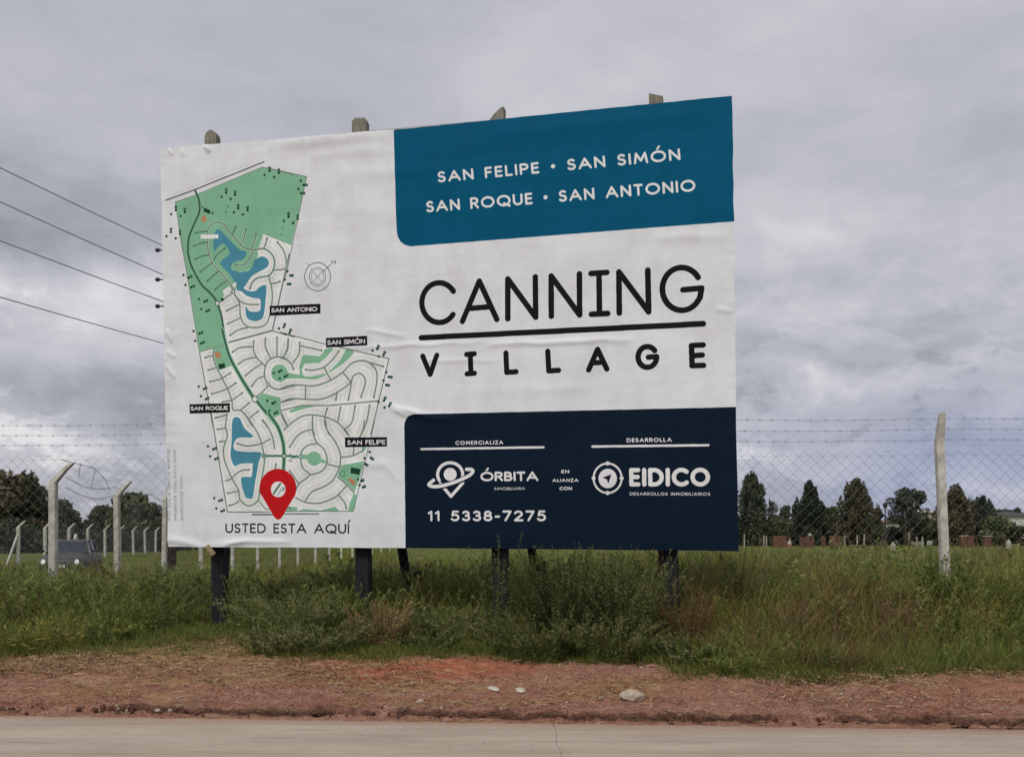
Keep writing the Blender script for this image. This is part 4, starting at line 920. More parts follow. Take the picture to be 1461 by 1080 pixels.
# ------------------------------------------------------------------ fences
def fence_post_mesh(w_=0.115, straight=2.25, arm=0.34, reach=0.28, ax=(1, 0)):
    """square concrete post with a cranked top leaning along ax"""
    mb = MB(); h = w_ / 2
    lv = [(-.3, 0, h), (straight - .04, 0, h), (straight + arm * .55, reach * .55, h * .86), (straight + arm, reach, h * .72)]
    P = []
    for z, r_, k in lv:
        for sx, sy in ((-1, -1), (1, -1), (1, 1), (-1, 1)): P.append((sx * k + ax[0] * r_, sy * k + ax[1] * r_, z))
    Fc = [(3, 2, 1, 0), (12, 13, 14, 15)]
    for i in range(3):
        for k in range(4): Fc.append((i * 4 + k, i * 4 + (k + 1) % 4, i * 4 + 4 + (k + 1) % 4, i * 4 + 4 + k))
    mb.poly(P, Fc); return mb.mesh('fence_post', bevel=.010)
def chain_link(A, B, z0, z1, cell, r_, name, parent, loc, seed=0, sag=0.03, bulge=None):
    """diamond wire netting between A and B (ground points), merged into one mesh of thin square-section wires"""
    A = np.array(A, float); B = np.array(B, float); L = np.linalg.norm(B - A); u = (B - A) / L; n = np.array([-u[1], u[0]])
    H = z1 - z0; rows = int(round(H / cell)); H = rows * cell; cols = int(L / cell)
    V, T = [], []; off = 0
    segs = []
    for i in range(-rows, cols + 1):
        for sg in (1, -1):
            ks = np.arange(0, rows + 1)
            s_ = (i + ks) * cell if sg == 1 else (i + rows - ks) * cell
            okk = (s_ >= -1e-6) & (s_ <= L)
            if okk.sum() < 2: continue
            segs.append((s_[okk], z0 + ks[okk] * cell, sg))
    for s_, z_, sg in segs:
        # subdivide so that wires weave and sag
        sag_z = -sag * (0.6 + .8 * vnoise(s_ / 2.3, s_ * 0, seed)) * ((z_ - z0) / H)
        outw = 0.05 * (vnoise(s_ * .9, z_ * 1.3, seed + 5) - .5) + sg * .004
        if bulge: outw = outw + bulge(s_, z_)
        jx = 0.02 * (vnoise(s_ * 2, z_ * 2, seed + 9) - .5)
        P = np.stack([A[0] + u[0] * (s_ + jx) + n[0] * outw, A[1] + u[1] * (s_ + jx) + n[1] * outw, z_ + sag_z + base_off(A, u, s_)], -1) - np.array(loc)
        m_ = len(P); dirs = np.gradient(P, axis=0); dirs /= np.linalg.norm(dirs, axis=1)[:, None]
        a_ = np.cross(dirs, np.array([n[0], n[1], 0])); b_ = np.cross(a_, dirs)
        ring = [P + r_ * a_, P - r_ * .5 * a_ + r_ * .87 * b_, P - r_ * .5 * a_ - r_ * .87 * b_]
        V.append(np.stack(ring, 1).reshape(-1, 3))
        i0 = off + 3 * np.arange(m_ - 1)
        for k in range(3):
            k2 = (k + 1) % 3; T.append(np.stack([i0 + k, i0 + k2, i0 + 3 + k2, i0 + 3 + k], -1))
        off += 3 * m_
    me = np_mesh(name, np.vstack(V), np.vstack(T), quads=True)
    o = link(name, me, M['wire'], parent); o['kind'] = 'stuff'; return o
def base_off(A, u, s_):
    return base_z(A[0] + u[0] * s_, A[1] + u[1] * s_)
def strand(A, B, z, parent, loc, barbs=True, r_=.004, sag=.02, name='barbed_wire', every=0.16, zB=None):
    A = Vector(A); B = Vector(B); L = (B - A).length; n = max(8, int(L / .5)); mb = MB(); zB = z if zB is None else zB
    f = lambda s: Vector((A.x + (B.x - A.x) * s, A.y + (B.y - A.y) * s, z + (zB - z) * s - sag * abs(math.sin(s * L / 3.5 * math.pi)) + .012 * (float(vnoise(s * L, z * 9, 3)) - .5))) - loc
    mb.tube([f(i / n) for i in range(n + 1)], r_, 3, cap=False)
    if barbs:
        k = 0.08
        while k < L:
            p = f(k / L); mb.tube([p + Vector((-.018, 0, -.018)), p + Vector((.018, 0, .018))], r_ * .8, 3, cap=False); mb.tube([p + Vector((-.016, 0, .02)), p + Vector((.016, 0, -.02))], r_ * .8, 3, cap=False); k += every + .04 * random.random()
    return mb.obj(name, M['wire'], parent)

# front fence, parallel to the road behind the billboard
FA, FB = (-11.5, 14.15), (12.0, 12.85)
def fy(x): return FA[1] + (FB[1] - FA[1]) * (x - FA[0]) / (FB[0] - FA[0])
ff = empty('chain_link_fence', (0, fy(0), .3)); tag(ff, 'chain link fence with three barbed wire strands, running behind the billboard along the verge', 'fence')
pm = fence_post_mesh(.105, 2.68, .36, .10, (.15, -1))
for (x, rz, tilt) in ((wx(1350, fy(6.0)), 0, -2.6), (wx(1350, 13.2) + 5.2, 0, 0.5), (wx(713, 13.5), 0, 0), (wx(316, 13.95), 0, 0)):
    o = link('post', pm, M['concrete_post'], ff); o.location = (x, fy(x) - ff.location.y + (.05 if abs(x - 5.8) > 1 else -.07), gz(x, fy(x)) - ff.location.z - .1); o.rotation_euler = (0, R(tilt), 0)
chain_link(FA, FB, 0.15, 2.47, 0.155, .0017, 'netting', ff, ff.location, 3, .03)
for z in (1.6 + 1.30, 1.6 + 1.44, 1.6 + 1.585): strand((FA[0], FA[1], 0), (FB[0], FB[1], 0), z, ff, ff.location, r_=.0030)
strand((FA[0], FA[1], 0), (FB[0], FB[1], 0), 2.70, ff, ff.location, barbs=False, name='tension_wire', r_=.0018)

# side fence running back on the left
side = [(wx(76, 16.5), 16.5), (wx(168, 22.2), 22.2), (wx(234, 26.2), 26.2), (wx(287, 30.6), 30.6), (wx(332, 35), 35), (wx(368, 39.5), 39.5), (wx(399, 44), 44), (wx(425, 48.5), 48.5), (wx(450, 53.5), 53.5), (wx(470, 58.5), 58.5), (wx(487, 63.5), 63.5), (wx(503, 69), 69), (wx(517, 75), 75), (wx(531, 82), 82), (wx(544, 90), 90), (wx(556, 99), 99)]
sf = empty('chain_link_fence', (side[0][0], side[0][1], gz(*side[0]))); tag(sf, 'fence of cranked pale concrete posts running back from the left of the billboard', 'fence')
pm2 = fence_post_mesh(.118, 2.36, .30, .31, (1, .1))
for i, (x, y) in enumerate(side):
    o = link('post', pm2, M['concrete_post'], sf); z = 0 if i < 2 else .0
    zt = CZ + 0  # elbow height follows the land
    o.location = (x - sf.location.x, y - sf.location.y, (gz(x, y) if i > 1 else .18) - sf.location.z); o.rotation_euler = (R(random.uniform(-1, 1)), R(random.uniform(-.8, .8)), R(random.uniform(-6, 6)))
    if i: o.scale = (1, 1, (1.0, 1.0, 1.02, 1.0)[i % 4])
chain_link(side[0], side[3], 0.1, 2.20, 0.17, .0016, 'netting', sf, sf.location, 13, .10, bulge=lambda s, z: .14 * np.sin(s * 1.1) * np.exp(-((z - 1.9) / .5) ** 2))
chain_link(side[3], side[9], 0.1, 2.20, 0.30, .0035, 'netting', sf, sf.location, 15, .05)
for zz in (2.42, 2.60):
    strand((side[0][0] + .2, side[0][1], 0), (side[2][0] + .2, side[2][1], 0), zz, sf, sf.location, r_=.0035, sag=.12, zB=zz + .02)
mb = MB(); P0 = Vector(pt(85, 655, 16.3)) - sf.location   # slack strand hanging from the first crank
mb.tube([P0, Vector(pt(112, 662, 17)) - sf.location, Vector(pt(135, 668, 18)) - sf.location, Vector(pt(150, 684, 19)) - sf.location, Vector(pt(157, 700, 20)) - sf.location], .006, 3)
mb.tube([Vector(pt(115, 660, 17)) - sf.location, Vector(pt(112, 682, 17)) - sf.location], .005, 3); mb.tube([Vector(pt(136, 670, 18)) - sf.location, Vector(pt(130, 695, 18)) - sf.location], .005, 3)
mb.obj('slack_wire', M['wire'], sf)

# far fence across the lane
def far_pt(D): return (-27.7 - (D - 55) * .17, D)
flf = empty('concrete_post_fence', (*far_pt(55), 0)); tag(flf, 'far row of cranked concrete posts beyond the lane with the car', 'fence')
pm3 = fence_post_mesh(.17, 2.2, .35, .42, (1, -.1))
D = 50.0; k = 0; fp = []
while D < 175:
    x, y = far_pt(D); fp.append((x, y)); o = link('post', pm3, M['concrete_post'], flf)
    o.location = (x - flf.location.x, y - flf.location.y, gz(x, y)); o.rotation_euler = (R(random.uniform(-1.5, 1.5)), R(random.uniform(-1.5, 1.5)), 0); D += 5.0; k += 1
x, y = far_pt(55); mb = MB(); mb.tube([(-.35, -.6, -.1), (.02, -.05, 1.7)], .075, 4, phase=math.pi / 4); mb.obj('strut', M['concrete_post'], flf)
for zz in (.4, 1.0, 1.6, 2.1): strand((*fp[0], 0), (*fp[-1], 0), zz, flf, flf.location, barbs=False, name='line_wire', r_=.008, sag=.03)
chain_link(fp[0], fp[9], 0.05, 2.1, 0.30, .004, 'netting', flf, flf.location, 17, .03)

# ------------------------------------------------------------------ overhead line
PD = 30.0; PXC = wx(244.5, PD)
pole = empty('utility_pole', (PXC, PD, gz(PXC, PD))); tag(pole, 'tall dark wooden utility pole with three insulator arms behind the billboard left edge', 'utility pole')
mb = MB(); mb.tube([(0, 0, -.5), (0, 0, 9.9)], [.155, .105], 12); mb.obj('shaft', M['wood_brown'], pole, smooth=True)
def zpx(py, D): return CZ + (HY - py) * D / F
for py in (357, 399, 437):
    z = zpx(py, PD) - pole.location.z; x1 = wx(223, PD) - PXC
    mb = MB(); mb.tube([(-.05, 0, z), (x1 + .1, 0, z)], .022, 6); mb.tube([(-.1, 0, z - .18), (x1 + .22, 0, z - .02)], .012, 5); a_ = mb.obj('bracket', M['metal_dark'], pole)
    mb = MB(); mb.tube([(x1 + .11, 0, z), (x1 + .07, 0, z), (x1 + .05, 0, z), (x1 + .01, 0, z), (x1 - .03, 0, z)], [.03, .065, .065, .065, .03], 10); mb.obj('insulator', M['metal_dark'], a_)
mb = MB(); mb.box((-.17, 0, zpx(431, PD) - pole.location.z), (.06, .06, .30)); mb.obj('clevis', M['metal_dark'], pole)
labs = ['topmost of the four overhead cables slanting down to the billboard from the left', 'second overhead cable from the top, left of the billboard', 'third overhead cable from the top, left of the billboard', 'lowest of the four overhead cables left of the billboard']
for (py0, py1, lb) in ((227, 353, labs[0]), (275, 394, labs[1]), (331, 432, labs[2]), (412, 491, labs[3])):
    z = zpx(py1, PD); x = wx(237, PD)
    D1 = (z - CZ) * F / (HY - py0); x1 = wx(0, D1)
    A_ = Vector((x, PD, z)); d_ = (Vector((x1, D1, z)) - A_); L = 46 / abs(d_.y); pts = []
    for i in range(25):
        s = i / 24; q = A_ + d_ * L * s; q.z = z - .5 * 4 * s * (1 - s) * .8; pts.append(q)
    # compensate sag near the far end
    off = Vector((0, 0, 0)); mb = MB(); mb.tube([p - A_ for p in pts], .014, 5, cap=False)
    o = mb.obj('overhead_cable', M['cable']); o.location = A_; tag(o, lb, 'cable', 'overhead cables left of the billboard')

# ------------------------------------------------------------------ car
def build_car():
    D = 37.5; x = wx(86, D); root = empty('hatchback_car', (x - .42, D + 1.9, gz(x, D) - .02), R(12))
    tag(root, 'dark grey hatchback with lit headlamps on the lane behind the left fence', 'car')
    # local: front faces -Y, width along X (half .84), length 3.9 from y=-1.95 to 1.95
    def ring(y, hw, z0, z1, cr=.12, crown=.03, n=4):
        P = [(-hw * .93, z0), (hw * .93, z0), (hw, z0 + cr), (hw, z1 - cr), (hw * .94, z1 - cr * .3), (hw * .55, z1 + crown * .7), (0, z1 + crown), (-hw * .55, z1 + crown * .7), (-hw * .94, z1 - cr * .3), (-hw, z1 - cr), (-hw, z0 + cr)]
        return [(px_, y, pz) for px_, pz in P]
    secs = [(-1.97, .62, .32, .58), (-1.93, .74, .24, .68), (-1.75, .81, .20, .76), (-1.4, .83, .19, .83), (-1.0, .84, .18, .90), (-.72, .845, .18, .945), (0, .85, .18, .96), (.9, .85, .18, .97), (1.5, .84, .20, .98), (1.85, .80, .26, .96), (1.95, .74, .34, .90)]
    mb = MB(); n = 11; P = []
    for y, hw, z0, z1 in secs: P += ring(y, hw, z0, z1)
    Fc = [tuple(reversed(range(n))), tuple(range((len(secs) - 1) * n, len(secs) * n))]
    for i in range(len(secs) - 1):
        for k in range(n): Fc.append((i * n + k, i * n + (k + 1) % n, (i + 1) * n + (k + 1) % n, (i + 1) * n + k))
    mb.poly(P, Fc); body = mb.obj('body', M['car_paint'], root, smooth=True)
    # cabin
    zb, zt = .955, 1.43
    base = [(-.76, -.80), (.76, -.80), (.79, 0.0), (.79, .9), (.74, 1.72), (-.74, 1.72), (-.79, .9), (-.79, 0)]
    top = [(-.56, -.12), (.56, -.12), (.60, .3), (.60, .9), (.55, 1.45), (-.55, 1.45), (-.60, .9), (-.60, .3)]
    mb = MB(); mb.poly([(a_, b_, zb - .03) for a_, b_ in base] + [(a_, b_, zt - .015) for a_, b_ in top], [(k, (k + 1) % 8, 8 + (k + 1) % 8, 8 + k) for k in range(8)]); mb.obj('cabin_glass', M['car_glass'], root)
    mb = MB(); rr = [(a_ * 1.03, b_ * 1.0 + (-.02 if b_ < 0 else .02), zt - .03) for a_, b_ in top] + [(a_ * .9, b_ * .97 + .02, zt + .035) for a_, b_ in top]
    mb.poly(rr, [(k, (k + 1) % 8, 8 + (k + 1) % 8, 8 + k) for k in range(8)] + [tuple(range(8, 16)), tuple(reversed(range(8)))]); mb.obj('roof', M['car_paint'], root, smooth=False, bevel=.01)
    for k, r_ in ((0, .035), (1, .035), (2, .028), (3, .03), (4, .05), (5, .05), (6, .03), (7, .028)):
        a_, b_ = base[k], top[k]; mb = MB(); mb.tube([(a_[0] * 1.005, a_[1], zb - .02), (b_[0] * 1.01, b_[1], zt)], r_, 5); mb.obj('pillar', M['car_paint'] if k in (0, 1, 4, 5) else M['car_trim'], root, smooth=True)
    mb = MB(); mb.box((0, -1.955, .42), (.9, .06, .14)); mb.obj('grille', M['car_trim'], root, bevel=.01)
    mb = MB(); mb.box((0, -1.90, .27), (1.46, .12, .12)); mb.obj('bumper', M['car_trim'], root, bevel=.03)
    mb = MB(); mb.box((0, -1.992, .46), (.38, .012, .12)); mb.obj('number_plate', M['clearance'], root)
    for sx in (-1, 1):
        mb = MB(); mb.tube([(sx * .60, -1.99, .62), (sx * .60, -1.90, .62)], [.085, .11], 12, squash=.8); mb.obj('headlight', M['headlamp'], root)
        mb = MB(); mb.box((sx * .94, -.62, 1.02), (.16, .09, .11)); mb.obj('mirror', M['car_trim'], root, bevel=.02)
        for yw in (-1.25, 1.22):
            mb = MB(); mb.tube([(sx * .68, yw, .30), (sx * .86, yw, .30)], .30, 20); ty = mb.obj('wheel', M['tyre'], root)
            mb = MB(); mb.tube([(sx * .85, yw, .30), (sx * .872, yw, .30)], .19, 16); mb.obj('rim', M['rim'], ty)
    mb = MB(); mb.tube([(.02, .6, zt + .02), (.02, .6, zt + .14), (.02, .6, zt + .26)], [.11, .07, .05], 8); mb.obj('roof_beacon', M['clearance'], root, smooth=True)
    return root
build_car()

# ------------------------------------------------------------------ plants
def blades(n, h, spread, w_, seed, lean=.5, seg=3, hvar=.4, tipw=.15, shade=(0, 1)):
    """tuft of bent tapering blades -> V, T, shade"""
    r = np.random.default_rng(seed); V, T, S = [], [], []; off = 0
    for i in range(n):
        a = r.uniform(0, 2 * np.pi); rad = spread * math.sqrt(r.uniform()); bx, by = rad * math.cos(a), rad * math.sin(a)
        da = a + r.normal(0, .7); hh = h * (1 - hvar * r.uniform()); ln_ = lean * r.uniform(.2, 1.1); ww = w_ * r.uniform(.6, 1.2)
        dx, dy = math.cos(da), math.sin(da); fa = r.uniform(0, np.pi); px_, py_ = math.cos(fa), math.sin(fa)
        sh = r.uniform(*shade)
        for k in range(seg + 1):
            u = k / seg; cx_ = bx + dx * ln_ * hh * u ** 1.8; cy_ = by + dy * ln_ * hh * u ** 1.8; z = hh * (u - .22 * ln_ * u * u)
            wk = ww * (1 - (1 - tipw) * u) / 2
            V += [(cx_ - px_ * wk, cy_ - py_ * wk, z), (cx_ + px_ * wk, cy_ + py_ * wk, z)]; S += [sh * (.75 + .25 * u)] * 2
        for k in range(seg):
            q = off + 2 * k; T += [(q, q + 1, q + 3), (q, q + 3, q + 2)]
        off += 2 * (seg + 1)
    return np.array(V), np.array(T), np.array(S)
def leafy(stems, h, spread, seed, leaf=.045, lw=.014, per=34, arch=.5, droop=.25, side=.9, start=.15, hvar=.45, shade=(0, 1), nod=.0, spike=True, plume=0):
    """clump of arching leafy stems: each stem a thin strip with small leaves set round it, thinning to a spike"""
    r = np.random.default_rng(seed); V, T, S = [], [], []; off = 0
    Vl, Sl = [], []
    for i in range(stems):
        a = r.uniform(0, 2 * np.pi); rad = spread * .35 * math.sqrt(r.uniform()); b = np.array([rad * math.cos(a), rad * math.sin(a), 0.])
        da = a + r.normal(0, .5); out = np.array([math.cos(da), math.sin(da), 0]); ar = arch * r.uniform(.1, 1.2); hh = h * (1 - hvar * r.uniform())
        ss = r.uniform(*shade)
        def P(u): return b + out * (ar * hh * u ** 1.5 + nod * hh * max(0, u - .8) * 2) + np.array([0, 0, hh * (u * (1 - .28 * ar * u)) - nod * hh * max(0, u - .8) ** 2 * 8])
        pts = [P(k / 6) for k in range(7)]
        for k, p in enumerate(pts):
            wk = .004 * (1.3 - k / 6); V += [tuple(p + np.array([wk, 0, 0])), tuple(p - np.array([wk, 0, 0]))]; S += [ss * .6] * 2
        for k in range(6): q = off + 2 * k; T += [(q, q + 1, q + 3), (q, q + 3, q + 2)]
        off += 14
        us = start + (1 - start) * r.uniform(0, 1, per) ** .85
        if plume:
            us = np.r_[us, r.uniform(.62, 1.0, plume)]
        for q_, u in enumerate(us):
            pl_ = q_ >= per
            p = P(u); ang = r.uniform(0, 2 * np.pi); pitch = r.uniform(-.2, 1.1) + .5 * u - droop
            d = np.array([math.cos(ang) * math.cos(pitch), math.sin(ang) * math.cos(pitch), math.sin(pitch)])
            sz = leaf * r.uniform(.6, 1.3) * (1.25 - .8 * u if spike else 1.0); 
            if pl_: sz = leaf * r.uniform(.55, .85) * (1.2 - .5 * u); d = d * .7 + np.array([0, 0, .5])
            sd_ = np.cross(d, np.array([r.normal(), r.normal(), r.normal()])); sd_ /= np.linalg.norm(sd_) + 1e-9
            base = p + d * side * sz * .15 * r.uniform(0, 2); tip = base + d * sz + np.array([0, 0, -droop * sz * .5]); mid = (base + tip) / 2 + sd_ * lw * .5 * (sz / leaf); mid2 = (base + tip) / 2 - sd_ * lw * .5 * (sz / leaf)
            Vl += [tuple(base), tuple(mid), tuple(tip), tuple(mid2)]; s_ = np.clip(ss * .62 + .3 * r.uniform() + (.34 if pl_ else .15 * u) - .05, 0, 1); Sl += [s_] * 4
    nl = len(Vl) // 4; i0 = off + 4 * np.arange(nl)
    Tl = np.vstack([np.stack([i0, i0 + 1, i0 + 2], -1), np.stack([i0, i0 + 2, i0 + 3], -1)])
    return np.vstack([np.array(V), np.array(Vl)]), np.vstack([np.array(T), Tl]), np.r_[S, Sl]
def merge(parts):
    V, T, S = [], [], []; off = 0
    for v, t_, s in parts: V.append(v); T.append(t_ + off); S.append(s); off += len(v)
    return np.vstack(V), np.vstack(T), np.concatenate(S)

def scatter(name, label, variants, P, var, rot, scl, kind='stuff'):
    """one object: plant tufts instanced on points with geometry nodes"""
    cname = 'src_' + name; colx = bpy.data.collections.new(cname)
    for i, (me) in enumerate(variants):
        o = bpy.data.objects.new(f'{name}_tuft_{i:02d}', me); colx.objects.link(o)
    pm_ = bpy.data.meshes.new(name + '_points'); pm_.vertices.add(len(P)); pm_.vertices.foreach_set('co', np.ascontiguousarray(P, np.float32).ravel())
    a = pm_.attributes.new('var', 'INT', 'POINT'); a.data.foreach_set('value', np.ascontiguousarray(var, np.int32))
    a = pm_.attributes.new('rot', 'FLOAT_VECTOR', 'POINT'); a.data.foreach_set('vector', np.ascontiguousarray(rot, np.float32).ravel())
    a = pm_.attributes.new('scl', 'FLOAT', 'POINT'); a.data.foreach_set('value', np.ascontiguousarray(scl, np.float32))
    pm_.update()
    o = link(name, pm_); tag(o, label, kind=kind)
    ng = bpy.data.node_groups.new('scatter_' + name, 'GeometryNodeTree')
    ng.interface.new_socket('Geometry', in_out='INPUT', socket_type='NodeSocketGeometry'); ng.interface.new_socket('Geometry', in_out='OUTPUT', socket_type='NodeSocketGeometry')
    N = ng.nodes; Lk = ng.links
    gi = N.new('NodeGroupInput'); go = N.new('NodeGroupOutput'); ci = N.new('GeometryNodeCollectionInfo'); ci.inputs[0].default_value = colx; ci.inputs[1].default_value = True; ci.inputs[2].default_value = True
    ip = N.new('GeometryNodeInstanceOnPoints'); ip.inputs['Pick Instance'].default_value = True
    def attr(nm, ty): q = N.new('GeometryNodeInputNamedAttribute'); q.data_type = ty; q.inputs[0].default_value = nm; return q.outputs[0]
    Lk.new(gi.outputs[0], ip.inputs['Points']); Lk.new(ci.outputs[0], ip.inputs['Instance']); Lk.new(attr('var', 'INT'), ip.inputs['Instance Index'])
    e2r = N.new('FunctionNodeEulerToRotation'); Lk.new(attr('rot', 'FLOAT_VECTOR'), e2r.inputs[0]); Lk.new(e2r.outputs[0], ip.inputs['Rotation']); Lk.new(attr('scl', 'FLOAT'), ip.inputs['Scale']); Lk.new(ip.outputs[0], go.inputs[0])
    md = o.modifiers.new('scatter', 'NODES'); md.node_group = ng
    return o
def vmesh(name, data, mat):
    me = np_mesh(name, *data); me.materials.append(M[mat]); return me
def field(n, x0, x1, y0, y1, wedge=True, seed=0):
    r = np.random.default_rng(seed); y = r.uniform(y0 ** .5, y1 ** .5, n) ** 2 if y1 > 3 * y0 else r.uniform(y0, y1, n)
    if wedge: x = r.uniform(-1, 1, n) * (y * .56 + 1.0)
    else: x = r.uniform(x0, x1, n)
    return x, y, r
def rots(r, n, tilt=.12): return np.stack([r.normal(0, tilt, n), r.normal(0, tilt, n), r.uniform(0, 2 * np.pi, n)], -1)
TUFT = {}
TUFT['grass'] = [vmesh('grass_tuft', blades(16, .55, .10, .011, 100 + i, .7), 'leaf_grass') for i in range(5)]
TUFT['yellow'] = [vmesh('yellow_tuft', blades(14, .55, .10, .010, 200 + i, .8), 'leaf_yellow') for i in range(4)]
TUFT['fine'] = [vmesh('low_tuft', blades(20, .16, .13, .010, 300 + i, 1.0, seg=2), 'leaf_low') for i in range(4)]
TUFT['weed'] = [vmesh('weed_stalk', leafy(5, .75, .22, 400 + i, leaf=.078, lw=.024, per=32, arch=.5, plume=20, nod=.12), 'leaf_weed') for i in range(6)]
TUFT['rust'] = [vmesh('rusty_stalk', leafy(5, .70, .22, 500 + i, leaf=.042, lw=.012, per=30, arch=.45, plume=18), 'leaf_rust') for i in range(4)]
TUFT['dry'] = [vmesh('dry_stalk', merge([blades(9, .75, .10, .006, 600 + i, .5, tipw=.5), leafy(3, .8, .15, 640 + i, leaf=.022, lw=.012, per=26, arch=.3, start=.6)]), 'leaf_dry') for i in range(4)]
def flower(seed):
    r = np.random.default_rng(seed); V, T, S = [], [], []; off = 0
    for i in range(5):
        x, y, h = r.normal(0, .10), r.normal(0, .10), r.uniform(.6, 1.0); R_ = .009
        P = [(x, y, h + R_), (x + R_, y, h), (x, y + R_, h), (x - R_, y, h), (x, y - R_, h), (x, y, h - R_ * .8)]
        V += P; S += [r.uniform()] * 6
        for k in range(4): a_, b_ = 1 + k, 1 + (k + 1) % 4; T += [(off, off + a_, off + b_), (off + 5, off + b_, off + a_)]
        off += 6
    return np.array(V), np.array(T), np.array(S)
TUFT['flower'] = [vmesh('flower_head', flower(700 + i), 'flower') for i in range(3)]
def straw_bits(seed):
    r = np.random.default_rng(seed); V, T, S = [], [], []; off = 0
    for i in range(9):
        x, y = r.normal(0, .14, 2); a = r.normal(0, .9); L = r.uniform(.03, .17); w_ = r.uniform(.002, .005); z = r.uniform(.004, .03)
        d = np.array([math.cos(a), math.sin(a), r.normal(0, .06)]); n_ = np.array([-d[1], d[0], r.normal(0, .5)]) * w_; p = np.array([x, y, z]); m_ = p + d * L * .5 + np.array([0, 0, r.uniform(0, .02)])
        V += [p - n_, p + n_, m_ - n_, m_ + n_, p + d * L - n_ * .4, p + d * L + n_ * .4]; S += [r.uniform()] * 6; T += [(off, off + 1, off + 3), (off, off + 3, off + 2), (off + 2, off + 3, off + 5), (off + 2, off + 5, off + 4)]; off += 6
    return np.array(V), np.array(T), np.array(S)
TUFT['straw'] = [vmesh('straw_bits', straw_bits(800 + i), 'leaf_straw') for i in range(5)]

def tall(x, y):
    """height factor of the weeds at a place"""
    f = veg_front(x); d = y - f
    h = 0.34 + 0.52 * sstep(.2, 3.0, d)
    h = h * (1 + .22 * sstep(1.8, 3.2, x) * sstep(.8, 2.4, d))
    h = h * (1 - .34 * np.exp(-((x + 1.5) / 1.3) ** 2) * sstep(13.5, 12.5, y)) - .03 * sstep(-3, -6, x)
    h = h * (1 - (.10 + .32 * sstep(-2, -5, x)) * sstep(15.5, 24, y))
    return h * (0.62 + 0.78 * fbm(x * 1.4, y * 1.2, 131))
def gapok(x, y):   # bare low patch round the first post
    return ~((np.abs(x + 4.05) < .75) & (y < 13.6))
def place(name, label, key, n, y0, y1, seed, keep, base=1.0, tilt=.12, zoff=-.02, wedge=True, hfun=tall, href=.75, jitter=.25):
    x, y, r = field(n, -9, 9, y0, y1, wedge, seed)
    k = keep(x, y, r.uniform(0, 1, n)); x, y = x[k], y[k]; n = len(x)
    s = base * (hfun(x, y) / href if hfun else 1.0) * r.uniform(1 - jitter, 1 + jitter, n)
    P = np.stack([x, y, base_z(x, y) + .026 + zoff], -1)
    return scatter(name, label, TUFT[key], P, r.integers(0, len(TUFT[key]), n), rots(r, n, tilt), s)
rustz = lambda x, y: np.clip(np.exp(-(((x - 3.6) / 1.5) ** 2) - ((y - 11.2) / 1.5) ** 2) + .8 * np.exp(-((x + 1.75) / .45) ** 2 - ((y - 11.8) / .6) ** 2) + .9 * np.exp(-((x - 2.3) / .4) ** 2 - ((y - 11.4) / .8) ** 2), 0, 1)
front = lambda x, y: y > veg_front(x)
def k_grass(x, y, u): return front(x, y) & gapok(x, y) & (u < (.25 + .75 * sstep(.35, .62, fbm(x * 1.3, y * 1.0, 211))) * (.8 - .55 * rustz(x, y)))
def k_near_weed(x, y, u): return front(x, y) & gapok(x, y) & (u < (.35 + .75 * sstep(.42, .6, fbm(x * .55, y * .5, 141)) ) * (1 - .8 * rustz(x, y)) * (1 - .55 * sstep(2.2, 3.2, x)))
place('tall_grass', 'tall green grass growing thickly on the verge in front of and behind the fence', 'grass', 19000, 10, 30, 1, k_grass, 1.0, href=.62)
place('weeds', 'leafy green weeds growing among the tall grass round the billboard posts', 'weed', 9500, 10, 26, 2, k_near_weed, 1.0, href=.80)
place('yellow_grass', 'yellowing grass mixed into the verge growth', 'yellow', 13000, 10, 32, 3, lambda x, y, u: front(x, y) & gapok(x, y) & (u < .25 + .55 * sstep(.47, .6, fbm(x * .6, y * .6, 151)) + .45 * sstep(1.5, 3.0, x) * sstep(6.5, 4.5, x) * sstep(11.2, 12.5, y) + .3 * sstep(13.5, 16, y) + .4 * np.exp(-((x + 5.4) / .8) ** 2 - ((y - 11.6) / .6) ** 2)), 1.0, href=.62)
place('rusty_weeds', 'brown rusty weeds in a patch right of the billboard', 'rust', 4200, 10, 14.5, 4, lambda x, y, u: front(x, y) & (u < .55 * rustz(x, y) + .03), 1.0, href=.82)
place('dry_stalks', 'thin dry stalks standing out of the green growth', 'dry', 4600, 10, 22, 5, lambda x, y, u: front(x, y) & gapok(x, y) & (u < .10 + .5 * rustz(x, y) + .25 * sstep(.55, .7, fbm(x * .7, y * .7, 161))), 1.0, href=.72)
place('wildflowers', 'small pale flower heads dotted over the weeds on the right', 'flower', 260, 10.5, 16, 6, lambda x, y, u: front(x, y) & (x > -3) & (u < .12 + .6 * sstep(2, 3.5, x)), .95, href=.9)
def k_low(x, y, u):
    f = veg_front(x); a_ = (y > f - .30) & (y < f + .7); b_ = (np.abs(x + 4.0) < 1.0) & (y > 12.2) & (y < 14.2); c_ = (np.abs(x - 2.25) < .62) & (y > 9.75) & (y < 10.7)
    d_ = (x > -5.5) & (x < -1.6) & (y > 11.0) & (y < f)
    return (a_ & (u < .75)) | (b_ & (u < .95)) | (c_ & (u < .95)) | (d_ & (u < .16 + .4 * sstep(.5, .65, fbm(x * 1.5, y * 1.5, 171))))
place('low_grass', 'short bright green creeping grass along the front of the growth', 'fine', 11000, 9.6, 14.3, 7, k_low, 1.0, hfun=None)
